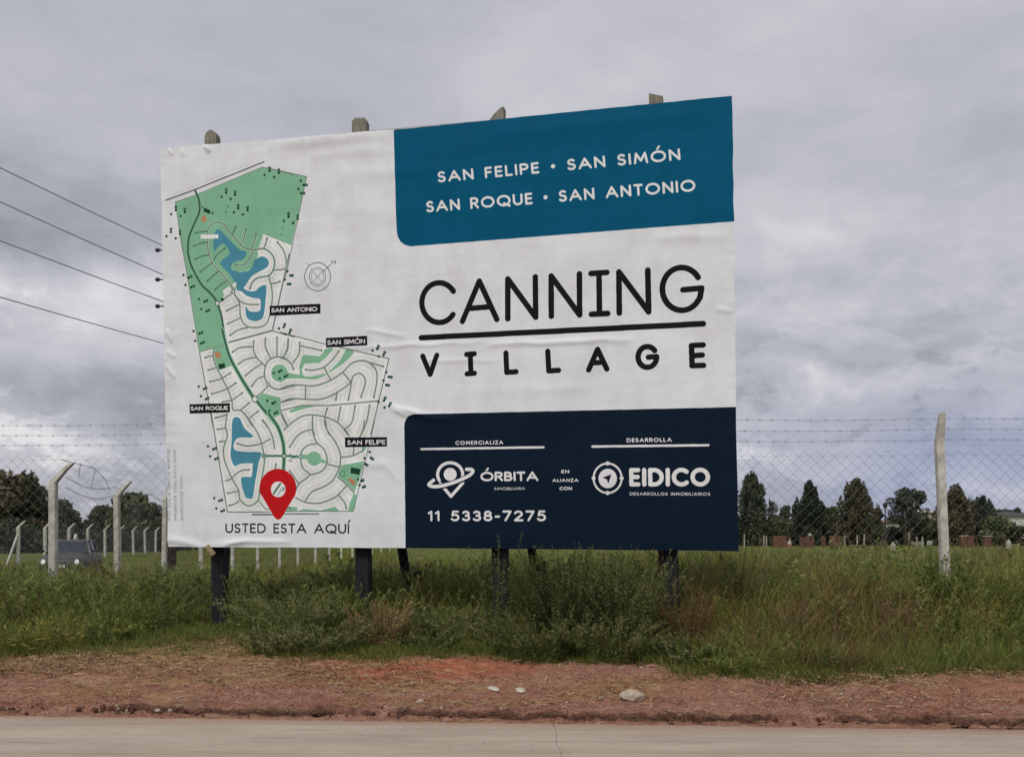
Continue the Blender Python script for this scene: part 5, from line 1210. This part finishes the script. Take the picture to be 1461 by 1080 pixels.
def k_straw(x, y, u):
    e = road_edge(x); d = y - e
    dens = .10 + .30 * sstep(.5, .68, fbm(x * .9, y * 3.0, 62)) + .6 * np.exp(-(((x + 5.0) / 3.0) ** 4)) * sstep(9.9, 10.8, y) + .4 * sstep(1.8, 3, x) * sstep(.47, .62, fbm(x * 1.2, y * 3, 61))
    return (d > .3) & (y < veg_front(x) + .4) & (u < dens * (.30 + .70 * sstep(.7, 1.7, d)))
place('straw', 'dry straw and cut grass littering the dirt verge', 'straw', 13000, 8.4, 13.0, 8, k_straw, 1.0, hfun=None, tilt=.04, zoff=.0)
# middle distance and the open field
TUFT['clump'] = [vmesh('field_clump', merge([blades(26, .42, .45, .028, 900 + i, .6, seg=2)]), 'leaf_grass') for i in range(4)]
TUFT['clump_y'] = [vmesh('field_clump', merge([blades(26, .40, .45, .026, 920 + i, .6, seg=2)]), 'leaf_yellow') for i in range(3)]
x, y, r = field(26000, 0, 0, 21, 190, True, 9)
k = (x > -30 - (y - 55) * .17 ) ; lane = (x < -13.5 - .0 * y) & (x > -23) & (y > 33) & (y < 60); k &= ~lane | (r.uniform(0, 1, len(x)) < .5); x, y = x[k], y[k]; n = len(x)
s = np.where(x < wx(560, y), .62 + .25 * sstep(wx(180, y), wx(300, y), x), .42 + .75 * sstep(60, 28, y)) * r.uniform(.7, 1.2, n)
scatter('field_grass', 'grass of the open field beyond the fence', TUFT['clump'] + TUFT['clump_y'], np.stack([x, y, base_z(x, y) - .03], -1), np.where(r.uniform(0, 1, n) < .62, r.integers(0, 4, n), r.integers(4, 7, n)), rots(r, n, .08), s)

# clods of soil along the broken edge of the verge
def clod(seed, sub=1):
    bm = bmesh.new(); bmesh.ops.create_icosphere(bm, subdivisions=sub, radius=1.0); r = random.Random(seed)
    for v in bm.verts: v.co *= r.uniform(.65, 1.15)
    for v in bm.verts: v.co.z *= .65
    me = bpy.data.meshes.new('clod'); bm.to_mesh(me); bm.free(); return me
cm = [clod(i) for i in range(5)]
for me in cm: me.materials.append(M['soil_clod'])
x, y, r = field(34000, -9, 9, 8.0, 10.2, False, 10); d = y - road_edge(x)
k = (d > .02) & (r.uniform(0, 1, len(x)) < .05 + .75 * np.exp(-((d - .27) / .13) ** 2) * (.3 + .9 * sstep(.4, .6, fbm(x * 1.5, x * 0, 181)))); x, y, d = x[k], y[k], d[k]; n = len(x)
scatter('soil_clods', 'small clods of red-brown soil along the road edge', cm, np.stack([x, y, base_z(x, y) + .012 - .012 * (d < .15)], -1), r.integers(0, 5, n), r.uniform(0, 6, (n, 3)), .005 + .030 * r.uniform(0, 1, n) ** 4 * (.5 + np.exp(-((d - .27) / .2) ** 2)))

# individual bushes and clumps
def bush(name, label, cat, px, D, h, spread, stems, seed, mat='leaf_bush', group=None, **kw):
    x = wx(px, D); data = leafy(stems, h, spread, seed, **kw); me = vmesh(name, data, mat)
    o = link(name, me); o.location = (x, D, gz(x, D) - .03); tag(o, label, cat, group); return o
BG = 'feathery weed bushes in front of the billboard posts'
B_ = dict(leaf=.066, lw=.019, per=50, start=.08, plume=34)
bush('weed_bush', 'biggest dark green weed bush, reaching up to the billboard right of its middle post', 'bush', 818, 11.6, 1.42, 1.3, 170, 1001, group=BG, arch=.50, shade=(0, .6), **B_)
bush('weed_bush', 'dark green weed bush wrapped round the middle billboard post', 'bush', 712, 11.8, 1.50, .6, 20, 1002, group=BG, arch=.40, nod=.08, shade=(0, .85), **B_)
bush('weed_bush', 'dark green weed bush filling the gap just left of the rightmost billboard post', 'bush', 885, 11.5, 1.34, 1.2, 130, 1003, group=BG, arch=.48, shade=(0, .65), **B_)
bush('weed_bush', 'low spreading weed bush at the dirt edge under the dark blue panel', 'bush', 775, 11.0, .68, 1.4, 110, 1004, group=BG, arch=.9, shade=(0, .5), **B_)
bush('weed_bush', 'low weed bush at the dirt edge below the telephone number, right one of two', 'bush', 860, 10.95, .66, 1.5, 110, 1005, group=BG, arch=.95, shade=(0, .55), **B_)
bush('weed_bush', 'weed bush with pale curling tips between the left post and the second post', 'bush', 415, 12.3, .86, 1.1, 80, 1006, group=BG, arch=.75, nod=.25, shade=(.3, 1), **B_)
bush('weed_bush', 'grey-green weed bush in front of the second billboard post', 'bush', 465, 11.4, .50, 1.1, 80, 1007, group=BG, arch=.85, nod=.2, shade=(.2, .9), **B_)
bush('weed_bush', 'green weed bush low at the dirt edge left of the second billboard post', 'bush', 410, 11.3, .42, 1.0, 70, 1008, group=BG, arch=.9, **B_)
bush('weed_bush', 'open green weed bush right of the slanting brace', 'bush', 645, 12.0, .62, 1.0, 60, 1009, group=BG, arch=.7, nod=.2, shade=(.1, .85), **B_)
bush('weed_bush', 'dark green weed bush at the foot of the short stub post', 'bush', 598, 11.6, .40, .9, 50, 1010, group=BG, arch=.8, **B_)
bush('rusty_bush', 'orange-brown seeding weed between the second post and the slanting brace', 'bush', 545, 11.8, .66, .8, 80, 1011, 'leaf_rust', 'rusty brown weeds by the posts', arch=.6, shade=(.4, 1), **B_)
bush('rusty_bush', 'brown seeding weed leaning right of the rightmost billboard post', 'bush', 975, 11.6, .98, .7, 75, 1012, 'leaf_rust', 'rusty brown weeds by the posts', arch=.45, shade=(0, .7), leaf=.04, lw=.012, per=60)
bush('rusty_bush', 'brown weed climbing the foot of the rightmost billboard post', 'bush', 948, 11.5, .72, .5, 50, 1013, 'leaf_rust', 'rusty brown weeds by the posts', arch=.5, shade=(0, .7), leaf=.04, lw=.012, per=60)
bush('dead_weed', 'round tangled dead weed at the front of the growth on the right', 'bush', 1180, 10.3, .42, .9, 110, 1014, 'leaf_rust', arch=1.1, shade=(0, .35), leaf=.03, lw=.008, per=40, nod=.4)
bush('tall_weed', 'tall branching brown weed above the grass right of the billboard', 'weed', 1185, 12.3, 1.12, .35, 9, 1015, 'leaf_dry', 'tall weeds poking above the grass', arch=.5, leaf=.045, lw=.014, per=50, shade=(0, .4))
bush('tall_weed', 'tall dark weed just left of the leaning fence post', 'weed', 1256, 12.6, 1.15, .25, 7, 1016, 'leaf_dry', 'tall weeds poking above the grass', arch=.25, leaf=.035, lw=.012, per=40, shade=(0, .3))
bush('broad_weed', 'dark green leafy weed at the foot of the leaning fence post', 'weed', 1340, 12.6, 1.45, .5, 46, 1017, 'leaf_weed', arch=.4, leaf=.12, lw=.03, per=22, shade=(0, .3))
bush('broad_weed', 'pale leafy weed clump at the foot of the grass on the far left', 'weed', 42, 11.4, .55, .4, 22, 1018, 'leaf_yellow', arch=.7, leaf=.14, lw=.022, per=14)
bush('broad_weed', 'pale stemmed weed left of the leftmost billboard post', 'weed', 90, 11.7, .62, .5, 20, 1019, 'leaf_yellow', arch=.6, leaf=.10, lw=.018, per=16)
bush('broad_weed', 'bright green nettle-like weed in the grass left of the leftmost post', 'weed', 165, 12.3, .42, .6, 40, 1020, 'leaf_low', arch=.7, leaf=.09, lw=.05, per=18)
bush('tall_weed', 'tall brown weed in the grass near the left edge of the photo', 'weed', 30, 12.9, .95, .4, 12, 1021, 'leaf_dry', 'tall weeds poking above the grass', arch=.4, leaf=.05, lw=.015, per=40, shade=(0, .5))
bush('grass_clump', 'bright green low clump at the dirt edge right of the billboard', 'grass clump', 1035, 10.25, .26, .9, 150, 1022, 'leaf_low', arch=1.0, leaf=.10, lw=.012, per=10, spike=False)
bush('weed_bush', 'trailing green weed spilling onto the dirt right of the billboard corner', 'bush', 985, 10.6, .38, .9, 60, 1023, group=BG, arch=1.2, **B_)
for i, (px, D, h, mt, lb) in enumerate([(1130, 11.6, .75, 'leaf_dry', 'dry brown weed in the rusty patch, left one'), (1290, 11.9, .8, 'leaf_dry', 'dry brown weed below the distant lamp post'), (1400, 11.4, .75, 'leaf_yellow', 'yellow-green weed in the grass right of the leaning post'), (1445, 12.2, .85, 'leaf_weed', 'green weed at the far right edge'), (225, 12.9, .7, 'leaf_weed', 'green weed under the left corner of the billboard'), (345, 13.0, .95, 'leaf_weed', 'green weed just right of the leftmost billboard post'), (140, 13.1, .72, 'leaf_weed', 'green weed in front of the second concrete fence post')]):
    bush('tall_weed', lb, 'weed', px, D, h, .5, 34, 1100 + i, mt, 'tall weeds poking above the grass', arch=.5, leaf=.055, lw=.014, per=40)

# ------------------------------------------------------------------ rubble on the dirt
def stone(label, px, py, size, seed, mat='stone', name='stone', cat='stone', group='pale lumps on the dirt'):
    D = 9.6
    for _ in range(20): D = (CZ - gz(wx(px, D), D)) * F / (py - HY)
    bm = bmesh.new(); bmesh.ops.create_icosphere(bm, subdivisions=3, radius=1.0)
    me = bpy.data.meshes.new(name)
    for v in bm.verts:
        n_ = v.co.normalized(); k = .78 + .4 * float(vnoise(n_.x * 2 + seed, n_.y * 2 + n_.z * 1.7, seed)) + .10 * float(vnoise(n_.x * 6, n_.z * 6 + n_.y * 5, seed + 3)); v.co = Vector((n_.x * size[0] * k, n_.y * size[1] * k, n_.z * size[2] * k))
    bm.to_mesh(me); bm.free()
    o = link(name, me, M[mat]); o.location = (wx(px, D), D, gz(wx(px, D), D) + .03 + size[2] * .45); o.rotation_euler = (0, 0, seed); tag(o, label, cat, group); return o
stone('pale chunk of rubble at the dirt edge, largest of the lumps, on the right', 903, 1002, (.105, .06, .060), 3)
stone('flat whitish scrap on the dirt, left one of the pair', 704, 988, (.115, .05, .022), 5, 'plastic', 'scrap', 'scrap')
stone('flat whitish scrap on the dirt, right one of the pair', 743, 990, (.095, .045, .020), 8, 'plastic', 'scrap', 'scrap')
stone('small pale pebble left of the big chunk of rubble', 858, 1001, (.036, .025, .016), 11)
stone('small pale pebble near the road in the middle', 600, 1007, (.040, .03, .022), 13)
stone('tiny pale pebble by the road below the left post', 243, 1019, (.022, .018, .016), 17)
stone('tiny pale pebble beside the straw tuft at left', 225, 1019, (.026, .018, .016), 19)
r0 = random.Random(5)
cm2 = [clod(30 + i, 2) for i in range(4)]
for me in cm2: me.materials.append(M['stone'])
rr = np.random.default_rng(77); x = rr.uniform(-6, 6.5, 1400); y = rr.uniform(8.7, 11.0, 1400)
scatter('pebbles', 'small pale pebbles strewn over the dirt', cm2, np.stack([x, y, base_z(x, y) + .034], -1), rr.integers(0, 4, 1400), rr.uniform(0, 6, (1400, 3)), .004 + .016 * rr.uniform(0, 1, 1400) ** 4)
bush('straw_tuft', 'dead straw tuft standing on the dirt at the left', 'straw tuft', 172, 9.35, .22, .3, 26, 1200, 'leaf_straw', arch=1.2, leaf=.05, lw=.006, per=5)

# ------------------------------------------------------------------ distant trees
def crown_cards(centers, radii, n_per, size, seed, flat=.8, up=0.0):
    r = np.random.default_rng(seed); V, S = [], []
    C = np.array(centers); Rr = np.array(radii)
    tot = 0
    for ci_, (c0, r0_) in enumerate(zip(C, Rr)):
        n = max(6, int(n_per * (r0_ / Rr.mean()) ** 2)); d = r.normal(size=(n, 3)); d /= np.linalg.norm(d, axis=1)[:, None]
        rad = r0_ * r.uniform(.45, 1.08, n) ** .6; p = c0 + d * rad[:, None] * np.array([1, 1, flat])
        a = r.normal(size=(n, 3)); a[:, 2] += up; a /= np.linalg.norm(a, axis=1)[:, None]; b = np.cross(a, r.normal(size=(n, 3))); b /= np.linalg.norm(b, axis=1)[:, None] + 1e-9
        s = size * r.uniform(.5, 1.3, n)[:, None]
        q = np.stack([p - a * s, p + b * s * .5, p + a * s, p - b * s * .5], 1); V.append(q.reshape(-1, 3))
        S.append(np.repeat(np.clip(r.uniform(.15, .85) + r.normal(0, .16, n), 0, 1), 4))
    V = np.vstack(V); S = np.concatenate(S); n = len(V) // 4
    return V, np.arange(4 * n).reshape(-1, 4), S
def tree(kind, label, px, hw, top, D, seed, mat, group=None, base=None, bark='bark', name=None, twin=False, trunk_frac=.1):
    x = wx(px, D); z0 = gz(x, D) - .05 if base is None else base; H = (HY - top) * D / F + CZ - z0; W = hw * D / F
    names = {'conifer': 'conifer_tree', 'round': 'broadleaf_tree', 'airy': 'airy_tree', 'shrub': 'shrub'}
    W *= {'conifer': 1.18, 'airy': 1.15}.get(kind, 1.2)
    root = empty(name or names[kind], (x, D, z0)); tag(root, label, 'shrub' if kind == 'shrub' else 'tree', group)
    r = random.Random(seed); tr = MB(); cs, rs = [], []
    if kind == 'conifer':
        tr.tube([(0, 0, 0), (W * .05, 0, H * .5), (0, 0, H * .93)], [W * .09, W * .06, W * .015], 6)
        n = 60
        for i in range(n):
            u = (i + .5) / n; prof = (min(1, (1 - u) * 1.9 + .13) ** .9) * (1 - .15 * (u < .12)); prof *= (.60 + .62 * r.random()); a = i * 2.39996 + r.random(); rad = W * prof
            rr_ = W * (.20 + .16 * prof); f = max(0, rad - rr_ * .8) * r.uniform(.55, 1.0)
            cs.append((f * math.cos(a), f * math.sin(a), H * (trunk_frac + (1 - trunk_frac) * u) - rr_ * .5)); rs.append(rr_ * r.uniform(.7, 1.1))
            if i % 4 == 0: tr.tube([(0, 0, H * u * .8), cs[-1]], [W * .03, W * .01], 4)
        for (ox, hh_) in ([(-.22, 1.0), (.22, .96)] if twin else [(0.0, 1.0), (.12, .9), (-.14, .86)]):
            for k in range(6): cs.append((ox * W, 0, H * (hh_ - .04 * k))); rs.append(W * (.03 + .028 * k))
        for k in range(22):
            u = r.uniform(.25, .88); a = r.uniform(0, 6.28); rad = W * min(1, (1 - u) * 1.9 + .1) * r.uniform(.75, 1.08); hh_ = H * u
            for j in range(4): cs.append((rad * math.cos(a) * (1 - .03 * j), rad * math.sin(a) * (1 - .03 * j), hh_ + W * .13 * j)); rs.append(W * (.15 - .033 * j))
        flat, size, npp, up = 1.35, W * .07, 60, 1.4
    elif kind == 'airy':
        for k in range(5):
            a = k * 1.3; tr.tube([(W * .12 * math.cos(a), W * .12 * math.sin(a), 0), (W * .2 * math.cos(a), W * .2 * math.sin(a), H * .35), (W * .45 * math.cos(a), W * .4 * math.sin(a), H * .75)], [W * .045, W * .035, W * .012], 5)
        for i in range(60):
            a = r.uniform(0, 6.28); u = r.uniform(.30, .97); rad = W * math.sin(math.pi * min(1, max(.05, (u - .18) / .95))) ** .7 * r.uniform(.15, .82); cs.append((rad * math.cos(a), rad * math.sin(a), H * u)); rs.append(W * r.uniform(.18, .30))
            tr.tube([(rad * .3 * math.cos(a), rad * .3 * math.sin(a), H * u * .6), cs[-1]], [W * .018, W * .006], 3)
        flat, size, npp, up = .8, W * .06, 120, .3
    else:
        low_ = .22 if kind == 'round' else .05
        tr.tube([(0, 0, 0), (W * .04, 0, H * .35), (0, 0, H * .7)], [W * .09, W * .065, W * .02], 7)
        for i in range(56 if kind == 'round' else 40):
            a = r.uniform(0, 6.28); u = r.uniform(low_, .93); k = math.sqrt(max(0.02, 1 - ((u - .45) / .55) ** 2)); rad = W * k * r.uniform(.25, .9); rr_ = W * r.uniform(.20, .36); cs.append((rad * math.cos(a), rad * math.sin(a), H * u)); rs.append(rr_)
            if i % 3 == 0: tr.tube([(0, 0, H * u * .5), ((rad * .6) * math.cos(a), rad * .6 * math.sin(a), H * u)], [W * .03, W * .01], 4)
        cs.append((0, 0, H * .93)); rs.append(W * .2)
        flat, size, npp, up = .85, W * .085, 120, .3
    V, Q, S = crown_cards(cs, rs, npp, size, seed, flat, up); V[:, 2] = np.maximum(V[:, 2], 0.02)
    tr.obj('trunk', M[bark], root, smooth=True)
    me = np_mesh('crown', V, Q, S, quads=True); me.materials.append(M[mat]); link('crown', me, None, root)
    return root
GR = 'trees along the far edge of the field'; GLf = 'trees beyond the lane on the left'
tree('conifer', 'tall dark conifer with two spires, nearest the billboard edge', 1073, 25, 677, 128, 11, 'tree_conifer', GR, twin=True)
tree('conifer', 'slim dark green conifer above the arched brick kiln', 1155, 21, 687, 132, 12, 'tree_conifer', GR)
tree('conifer', 'broad bronze-tinged conifer left of the lamp post', 1222, 26, 686, 130, 13, 'tree_brown', GR)
tree('airy', 'airy rounded tree with several pale bare trunks right of the lamp post', 1295, 26, 693, 134, 14, 'tree_grey', GR, bark='bark_pale')
tree('conifer', 'dark bronze conifer directly behind the leaning fence post', 1364, 25, 694, 130, 15, 'tree_brown', GR)
tree('conifer', 'short dark bushy conifer right of the leaning fence post', 1402, 19, 709, 132, 16, 'tree_conifer', GR)
tree('airy', 'small grey thin-leaved tree right of the twin-spired conifer', 1104, 10, 716, 146, 17, 'tree_grey', GR, bark='bark_pale')
tree('round', 'small grey-green tree left of the slim conifer', 1122, 10, 719, 148, 18, 'tree_grey', GR)
tree('round', 'small round tree touching the left side of the slim conifer', 1136, 9, 719, 150, 19, 'tree_green', GR)
tree('round', 'low green tree between the slim and the bronze conifer', 1187, 17, 723, 150, 20, 'tree_green', GR)
tree('round', 'small dark tree just left of the lamp post', 1250, 12, 724, 146, 21, 'tree_conifer', GR)
tree('round', 'low green bush-like tree between the twin-spired and slim conifers', 1110, 20, 742, 136, 22, 'tree_green', GR)
tree('round', 'dark low tree right of the airy tree', 1320, 17, 740, 138, 23, 'tree_green', GR)
tree('shrub', 'green spreading shrub left of the white house', 1427, 24, 738, 130, 24, 'tree_green', GR)
tree('round', 'dark treetop showing over the white house', 1450, 12, 724, 175, 25, 'tree_conifer', GR)
tree('round', 'dark treetop behind the low dark roof on the right', 1428, 14, 727, 170, 26, 'tree_conifer', GR)
for i, (px, hw, top, D, lb) in enumerate([(1090, 20, 748, 133, 'dark shrub at the foot of the twin-spired conifer'), (1140, 20, 748, 135, 'dark shrub left of the arched brick kiln'), (1178, 18, 750, 134, 'dark shrub right of the arched brick kiln'), (1212, 20, 748, 134, 'dark shrub under the bronze conifer'), (1275, 16, 752, 140, 'dark shrub between the lamp post and the airy tree'), (1345, 20, 748, 135, 'dark shrub left of the leaning post'), (1390, 22, 746, 133, 'dark shrub below the short conifer'), (1456, 16, 752, 128, 'green shrub in front of the white house'), (1062, 14, 742, 133, 'dark shrub hard against the billboard edge'), (1240, 18, 752, 136, 'dark shrub left of the lamp post base')]):
    tree('shrub', lb, px, hw, top, D, 40 + i, 'tree_conifer' if i % 3 else 'tree_green', 'shrubs along the far edge of the field')
tree('round', 'tallest brownish tree at the left edge of the photo', 8, 46, 672, 108, 60, 'tree_brown', GLf)
tree('round', 'dark brownish tree second from the left edge', 48, 34, 694, 112, 61, 'tree_brown', GLf)
tree('round', 'dark green tree behind the first fence post', 82, 26, 714, 118, 62, 'tree_green', GLf)
tree('round', 'low dark tree sloping down right of the first fence post', 104, 14, 736, 122, 63, 'tree_conifer', GLf)
tree('round', 'large dark green tree behind the second fence post', 184, 32, 706, 106, 64, 'tree_green', GLf)
tree('round', 'dark green tree left of the second fence post', 153, 22, 722, 110, 65, 'tree_conifer', GLf)
tree('round', 'dark tree between the second and third fence posts', 214, 22, 719, 112, 66, 'tree_green', GLf)
tree('round', 'low dark tree against the left edge of the billboard', 236, 18, 738, 116, 67, 'tree_conifer', GLf)
tree('round', 'distant pale green tree in the gap at the end of the lane', 127, 11, 740, 190, 68, 'tree_grey', GLf)
for i, (px, hw, top, D, lb) in enumerate([(20, 40, 752, 96, 'dark hedge shrub at the left edge behind the strutted post'), (70, 34, 756, 100, 'dark hedge shrub behind the car bonnet'), (120, 24, 762, 150, 'dark low shrub behind the car roof'), (165, 30, 756, 104, 'dark hedge shrub right of the car'), (215, 30, 758, 104, 'dark hedge shrub between the second and third posts'), (255, 26, 760, 106, 'dark hedge shrub seen through the third post')]):
    tree('shrub', lb, px, hw, top, D, 80 + i, 'tree_conifer', 'hedge shrubs beyond the lane')
# wooded horizon, one mass
r = np.random.default_rng(5); cs = []; rs = []
for px in range(-500, 2000, 6):
    D = 420 + 60 * r.uniform(); hh = (14 + 5 * float(vnoise(px / 40., 0., 9)) + 3 * r.uniform()) * .62
    for k in range(2): cs.append((wx(px, D), D, r.uniform(.2, .75) * hh)); rs.append(hh * r.uniform(.28, .42))
V, Q, S = crown_cards(cs, rs, 40, 1.0, 5); me = np_mesh('distant_woodland', V, Q, S, quads=True); me.materials.append(M['tree_grey'])
tag(link('distant_woodland', me), 'low grey-green line of woodland on the horizon', kind='stuff')

# ------------------------------------------------------------------ buildings and small structures across the field
def gable_house(label, px0, px1, ytop, yeave, D, mat_w, mat_r, depth=9, ybase=778, wins=(), hip=True, name='house'):
    x0, x1 = wx(px0, D), wx(px1, D); zb = gz((x0 + x1) / 2, D) - .1; ze = zpx(yeave, D); zt = zpx(ytop, D); W = x1 - x0
    root = empty(name, ((x0 + x1) / 2, D, zb)); tag(root, label, 'house')
    mb = MB(); mb.box((0, depth / 2, (ze - zb) / 2), (W, depth, ze - zb)); mb.obj('wall', M[mat_w], root)
    mb = MB(); o = .35; hz = ze - zb; rz_ = zt - zb; k = W * (.28 if hip else 0)
    mb.poly([(-W / 2 - o, -o, hz), (W / 2 + o, -o, hz), (W / 2 + o, depth + o, hz), (-W / 2 - o, depth + o, hz), (-W / 2 + k, depth / 2, rz_), (W / 2 - k, depth / 2, rz_)], [(0, 1, 5, 4), (1, 2, 5), (2, 3, 4, 5), (3, 0, 4), (3, 2, 1, 0)]); mb.obj('roof', M[mat_r], root)
    for (fx, fz, w_, h_) in wins:
        wo = MB(); wo.box((fx * W, .02, fz), (w_, .10, h_)); f = wo.obj('window', M['clearance'], root); g = MB(); g.box((fx * W, -.035, fz), (w_ - .16, .03, h_ - .16)); g.obj('pane', M['window'], f)
    return root
gable_house('white house with dark hipped roof at the right edge of the photo', 1437, 1480, 729, 736, 142, 'wall_white', 'roof_dark', wins=[(-.36, 1.6, .8, 1.1), (-.12, 1.4, .7, 1.6), (.2, 1.6, 1.2, 1.1)])
gable_house('low dark-roofed building left of the white house', 1411, 1440, 728, 737, 150, 'wall_cream', 'roof_dark', wins=[(0, 1.5, 1, 1)])
gable_house('cream house front showing between the airy tree and the leaning post', 1322, 1342, 727, 731, 148, 'wall_cream', 'wall_cream', wins=[(-.1, 3.2, .9, .7)], hip=False)
gable_house('cream house with red lower roof beside the lamp post', 1243, 1284, 742, 745, 150, 'wall_cream', 'roof_red', wins=[(-.2, 2.0, 1.6, .8), (.25, 2.0, 1, .9)])
gable_house('pale grey-roofed shed between the slim and bronze conifers', 1172, 1196, 737, 744, 152, 'wall_white', 'mortar_cap', wins=[(0, 1.5, 1, 1)], name='shed')
# a porch roof of red tile under the cream house
def brickwork(root, w_, d_, h_, x0=0.0, name='brick_course', rows=None):
    """courses of brick, each a slightly proud band of single bricks"""
    n = max(3, int(h_ / .22)); mb = MB()
    for i in range(n):
        z = h_ * (i + .5) / n; k = max(2, int(w_ / .45)); ofs = (i % 2) * .5
        for j in range(-1, k + 1):
            a = max(0, (j + ofs) / k); b = min(1, (j + 1 + ofs) / k)
            if b - a < .15: continue
            mb.box((x0 + w_ * ((a + b) / 2 - .5), 0, z), (w_ * (b - a) - .02, d_, h_ / n - .02))
    o = mb.obj(name, M['brick'], root); o['kind'] = 'stuff'; return o
def brick_thing(label, px0, px1, top, D, depth=.5, arch=False, cap=False, base_py=779):
    x0, x1 = wx(px0, D), wx(px1, D); x = (x0 + x1) / 2; z0 = gz(x, D) - .05; h = zpx(top, D) - z0; w_ = x1 - x0
    root = empty('brick_pier' if not arch else 'brick_kiln', (x, D, z0)); tag(root, label, 'brick pier' if not arch else 'kiln', 'low brick structures at the far edge of the field')
    mb = MB(); mb.box((0, 0, h / 2), (w_ - .05, depth - .05, h - .02)); mb.obj('core', M['mortar_cap'], root)
    brickwork(root, w_, depth, h)
    if arch: mb = MB(); mb.tube([(0, -depth / 2, h - .05), (0, depth / 2, h - .05)], w_ * .42, 14, squash=.45); mb.obj('vaulted_cap', M['mortar_cap'], root, smooth=True)
    if cap: mb = MB(); mb.box((0, 0, h + .06), (w_ + .12, depth + .12, .12)); mb.obj('cap', M['mortar_cap'], root)
    return root
for (a, b, tp, D, lb, ar, cp) in ((1103, 1122, 764, 112, 'long low brick wall below the twin-spired conifer', False, False), (1141, 1149, 766, 111, 'brick pier touching the left of the vaulted kiln', False, False), (1150, 1161, 764.5, 110, 'brick kiln with pale vaulted cap under the slim conifer', True, False),
                                  (1172, 1177.5, 765, 112, 'narrow brick pier right of the vaulted kiln', False, False), (1184, 1199, 764, 111, 'wide brick block beside the dark thin pole', False, False), (1371, 1379, 765, 112, 'brick pier just right of the leaning post', False, True), (1380, 1388, 763.5, 112, 'taller brick pier, second right of the leaning post', False, False), (1404, 1413, 765.5, 111, 'brick pier furthest right', False, True)):
    brick_thing(lb, a, b, tp, D, arch=ar, cap=cp)
# traffic-cone-like striped marker
x = wx(1126.5, 109); root = empty('marker_cone', (x, 109, gz(x, 109))); tag(root, 'red and white cone right of the long brick wall', 'cone')
M['cone_red'] = simple('cone_red', lin(112, 70, 58), lin(124, 80, 68), 5, .6, 0); mb = MB(); mb.tube([(0, 0, 0), (0, 0, .45)], [.42, .26], 10); mb.obj('cone_base', M['cone_red'], root); mb = MB(); mb.tube([(0, 0, .451), (0, 0, .85)], [.26, .15], 10); mb.obj('band', M['lime'], root); mb = MB(); mb.tube([(0, 0, .851), (0, 0, 1.25)], [.15, .05], 10); mb.obj('cone_tip', M['cone_red'], root)
fpm = MB(); fpm.box((0, 0, .62), (.13, .13, 1.5)); fpme = fpm.mesh('field_stake', bevel=.02)
for px, tp, lb in ((1062, 762, 'pale stake nearest the billboard edge'), (1090, 764, 'pale stake left of the long brick wall, first of a pair'), (1093.5, 765, 'pale stake left of the long brick wall, second of a pair'), (1205, 764, 'pale stake right of the wide brick block'), (1223, 763, 'pale stake under the bronze conifer'), (1233, 762, 'pale stake right under the bronze conifer'), (1308, 766, 'pale stake right of the airy tree trunks'), (1316, 765, 'pale stake further right of the airy tree')):
    o = link('stake', fpme, M['lime']); x = wx(px, 113); o.location = (x, 113, gz(x, 113)); o.scale = (1, 1, (zpx(tp, 113) - gz(x, 113)) / 1.37); tag(o, lb, 'stake', 'pale stakes along the far edge of the field')
def white_block(label, px, top, w_, D, h):
    x = wx(px, D); root = empty('bollard', (x, D, gz(x, D))); tag(root, label, 'bollard', 'white blocks in the field'); mb = MB(); mb.tube([(0, 0, -.1), (0, 0, h * .8), (0, 0, h)], [w_, w_ * .8, w_ * .4], 8); mb.obj('shaft', M['lime'], root, bevel=.02); mb = MB(); mb.tube([(0, 0, h + .001), (0, 0, h + .08)], [w_ * .5, w_ * .3], 8); mb.obj('cap', M['mortar_cap'], root)
white_block('squat white block in the field right of the lamp post', 1274, 770, .28, 80, .75); white_block('squat white block in the field near the right edge', 1439, 768, .30, 96, .9)
# slab pallet
x = wx(1224, 105); root = empty('pallet', (x, 105, gz(x, 105))); tag(root, 'flat pale pallet lying under the bronze conifer', 'pallet')
for k in range(5): mb = MB(); mb.box((0, -.4 + .2 * k, .34), (1.6, .15, .06)); mb.obj('board', M['wood_pale'], root)
for k in (-.6, 0, .6): mb = MB(); mb.box((k, 0, .15), (.12, .95, .31)); mb.obj('block', M['wood_brown'], root)
# lamp post
D = 104; x = wx(1263, D); lamp = empty('lamp_post', (x, D, gz(x, D))); tag(lamp, 'dark lamp post with lantern head standing in the field between conifer and airy tree', 'lamp post'); H = zpx(716, D) - gz(x, D)
mb = MB(); mb.tube([(0, 0, 0), (0, 0, .5), (0, 0, .55), (0, 0, H * .86)], [.17, .15, .09, .07], 8); mb.obj('pole', M['metal_dark'], lamp); mb = MB(); mb.tube([(0, 0, H * .86), (0, 0, H * .95)], [.16, .28], 6); mb.obj('lantern', M['metal_dark'], lamp); mb = MB(); mb.tube([(0, 0, H * .951), (0, 0, H * .98), (0, 0, H)], [.36, .12, .03], 6); mb.obj('lantern_cap', M['metal_dark'], lamp); mb = MB(); mb.box((0.0, 0, H * .83), (.9, .05, .05)); mb.obj('crossbar', M['metal_dark'], lamp)
D = 100; x = wx(1194, D); root = empty('sign_pole', (x, D, gz(x, D))); tag(root, 'dark thin pole in front of the wide brick block', 'pole'); mb = MB(); mb.tube([(0, 0, 0), (.03, 0, zpx(743, D) - .3)], .09, 6); mb.obj('shaft', M['wood_brown'], root); mb = MB(); mb.box((0, 0, zpx(743, D) - .28), (.26, .2, .08)); mb.obj('pole_cap', M['metal_dark'], root)
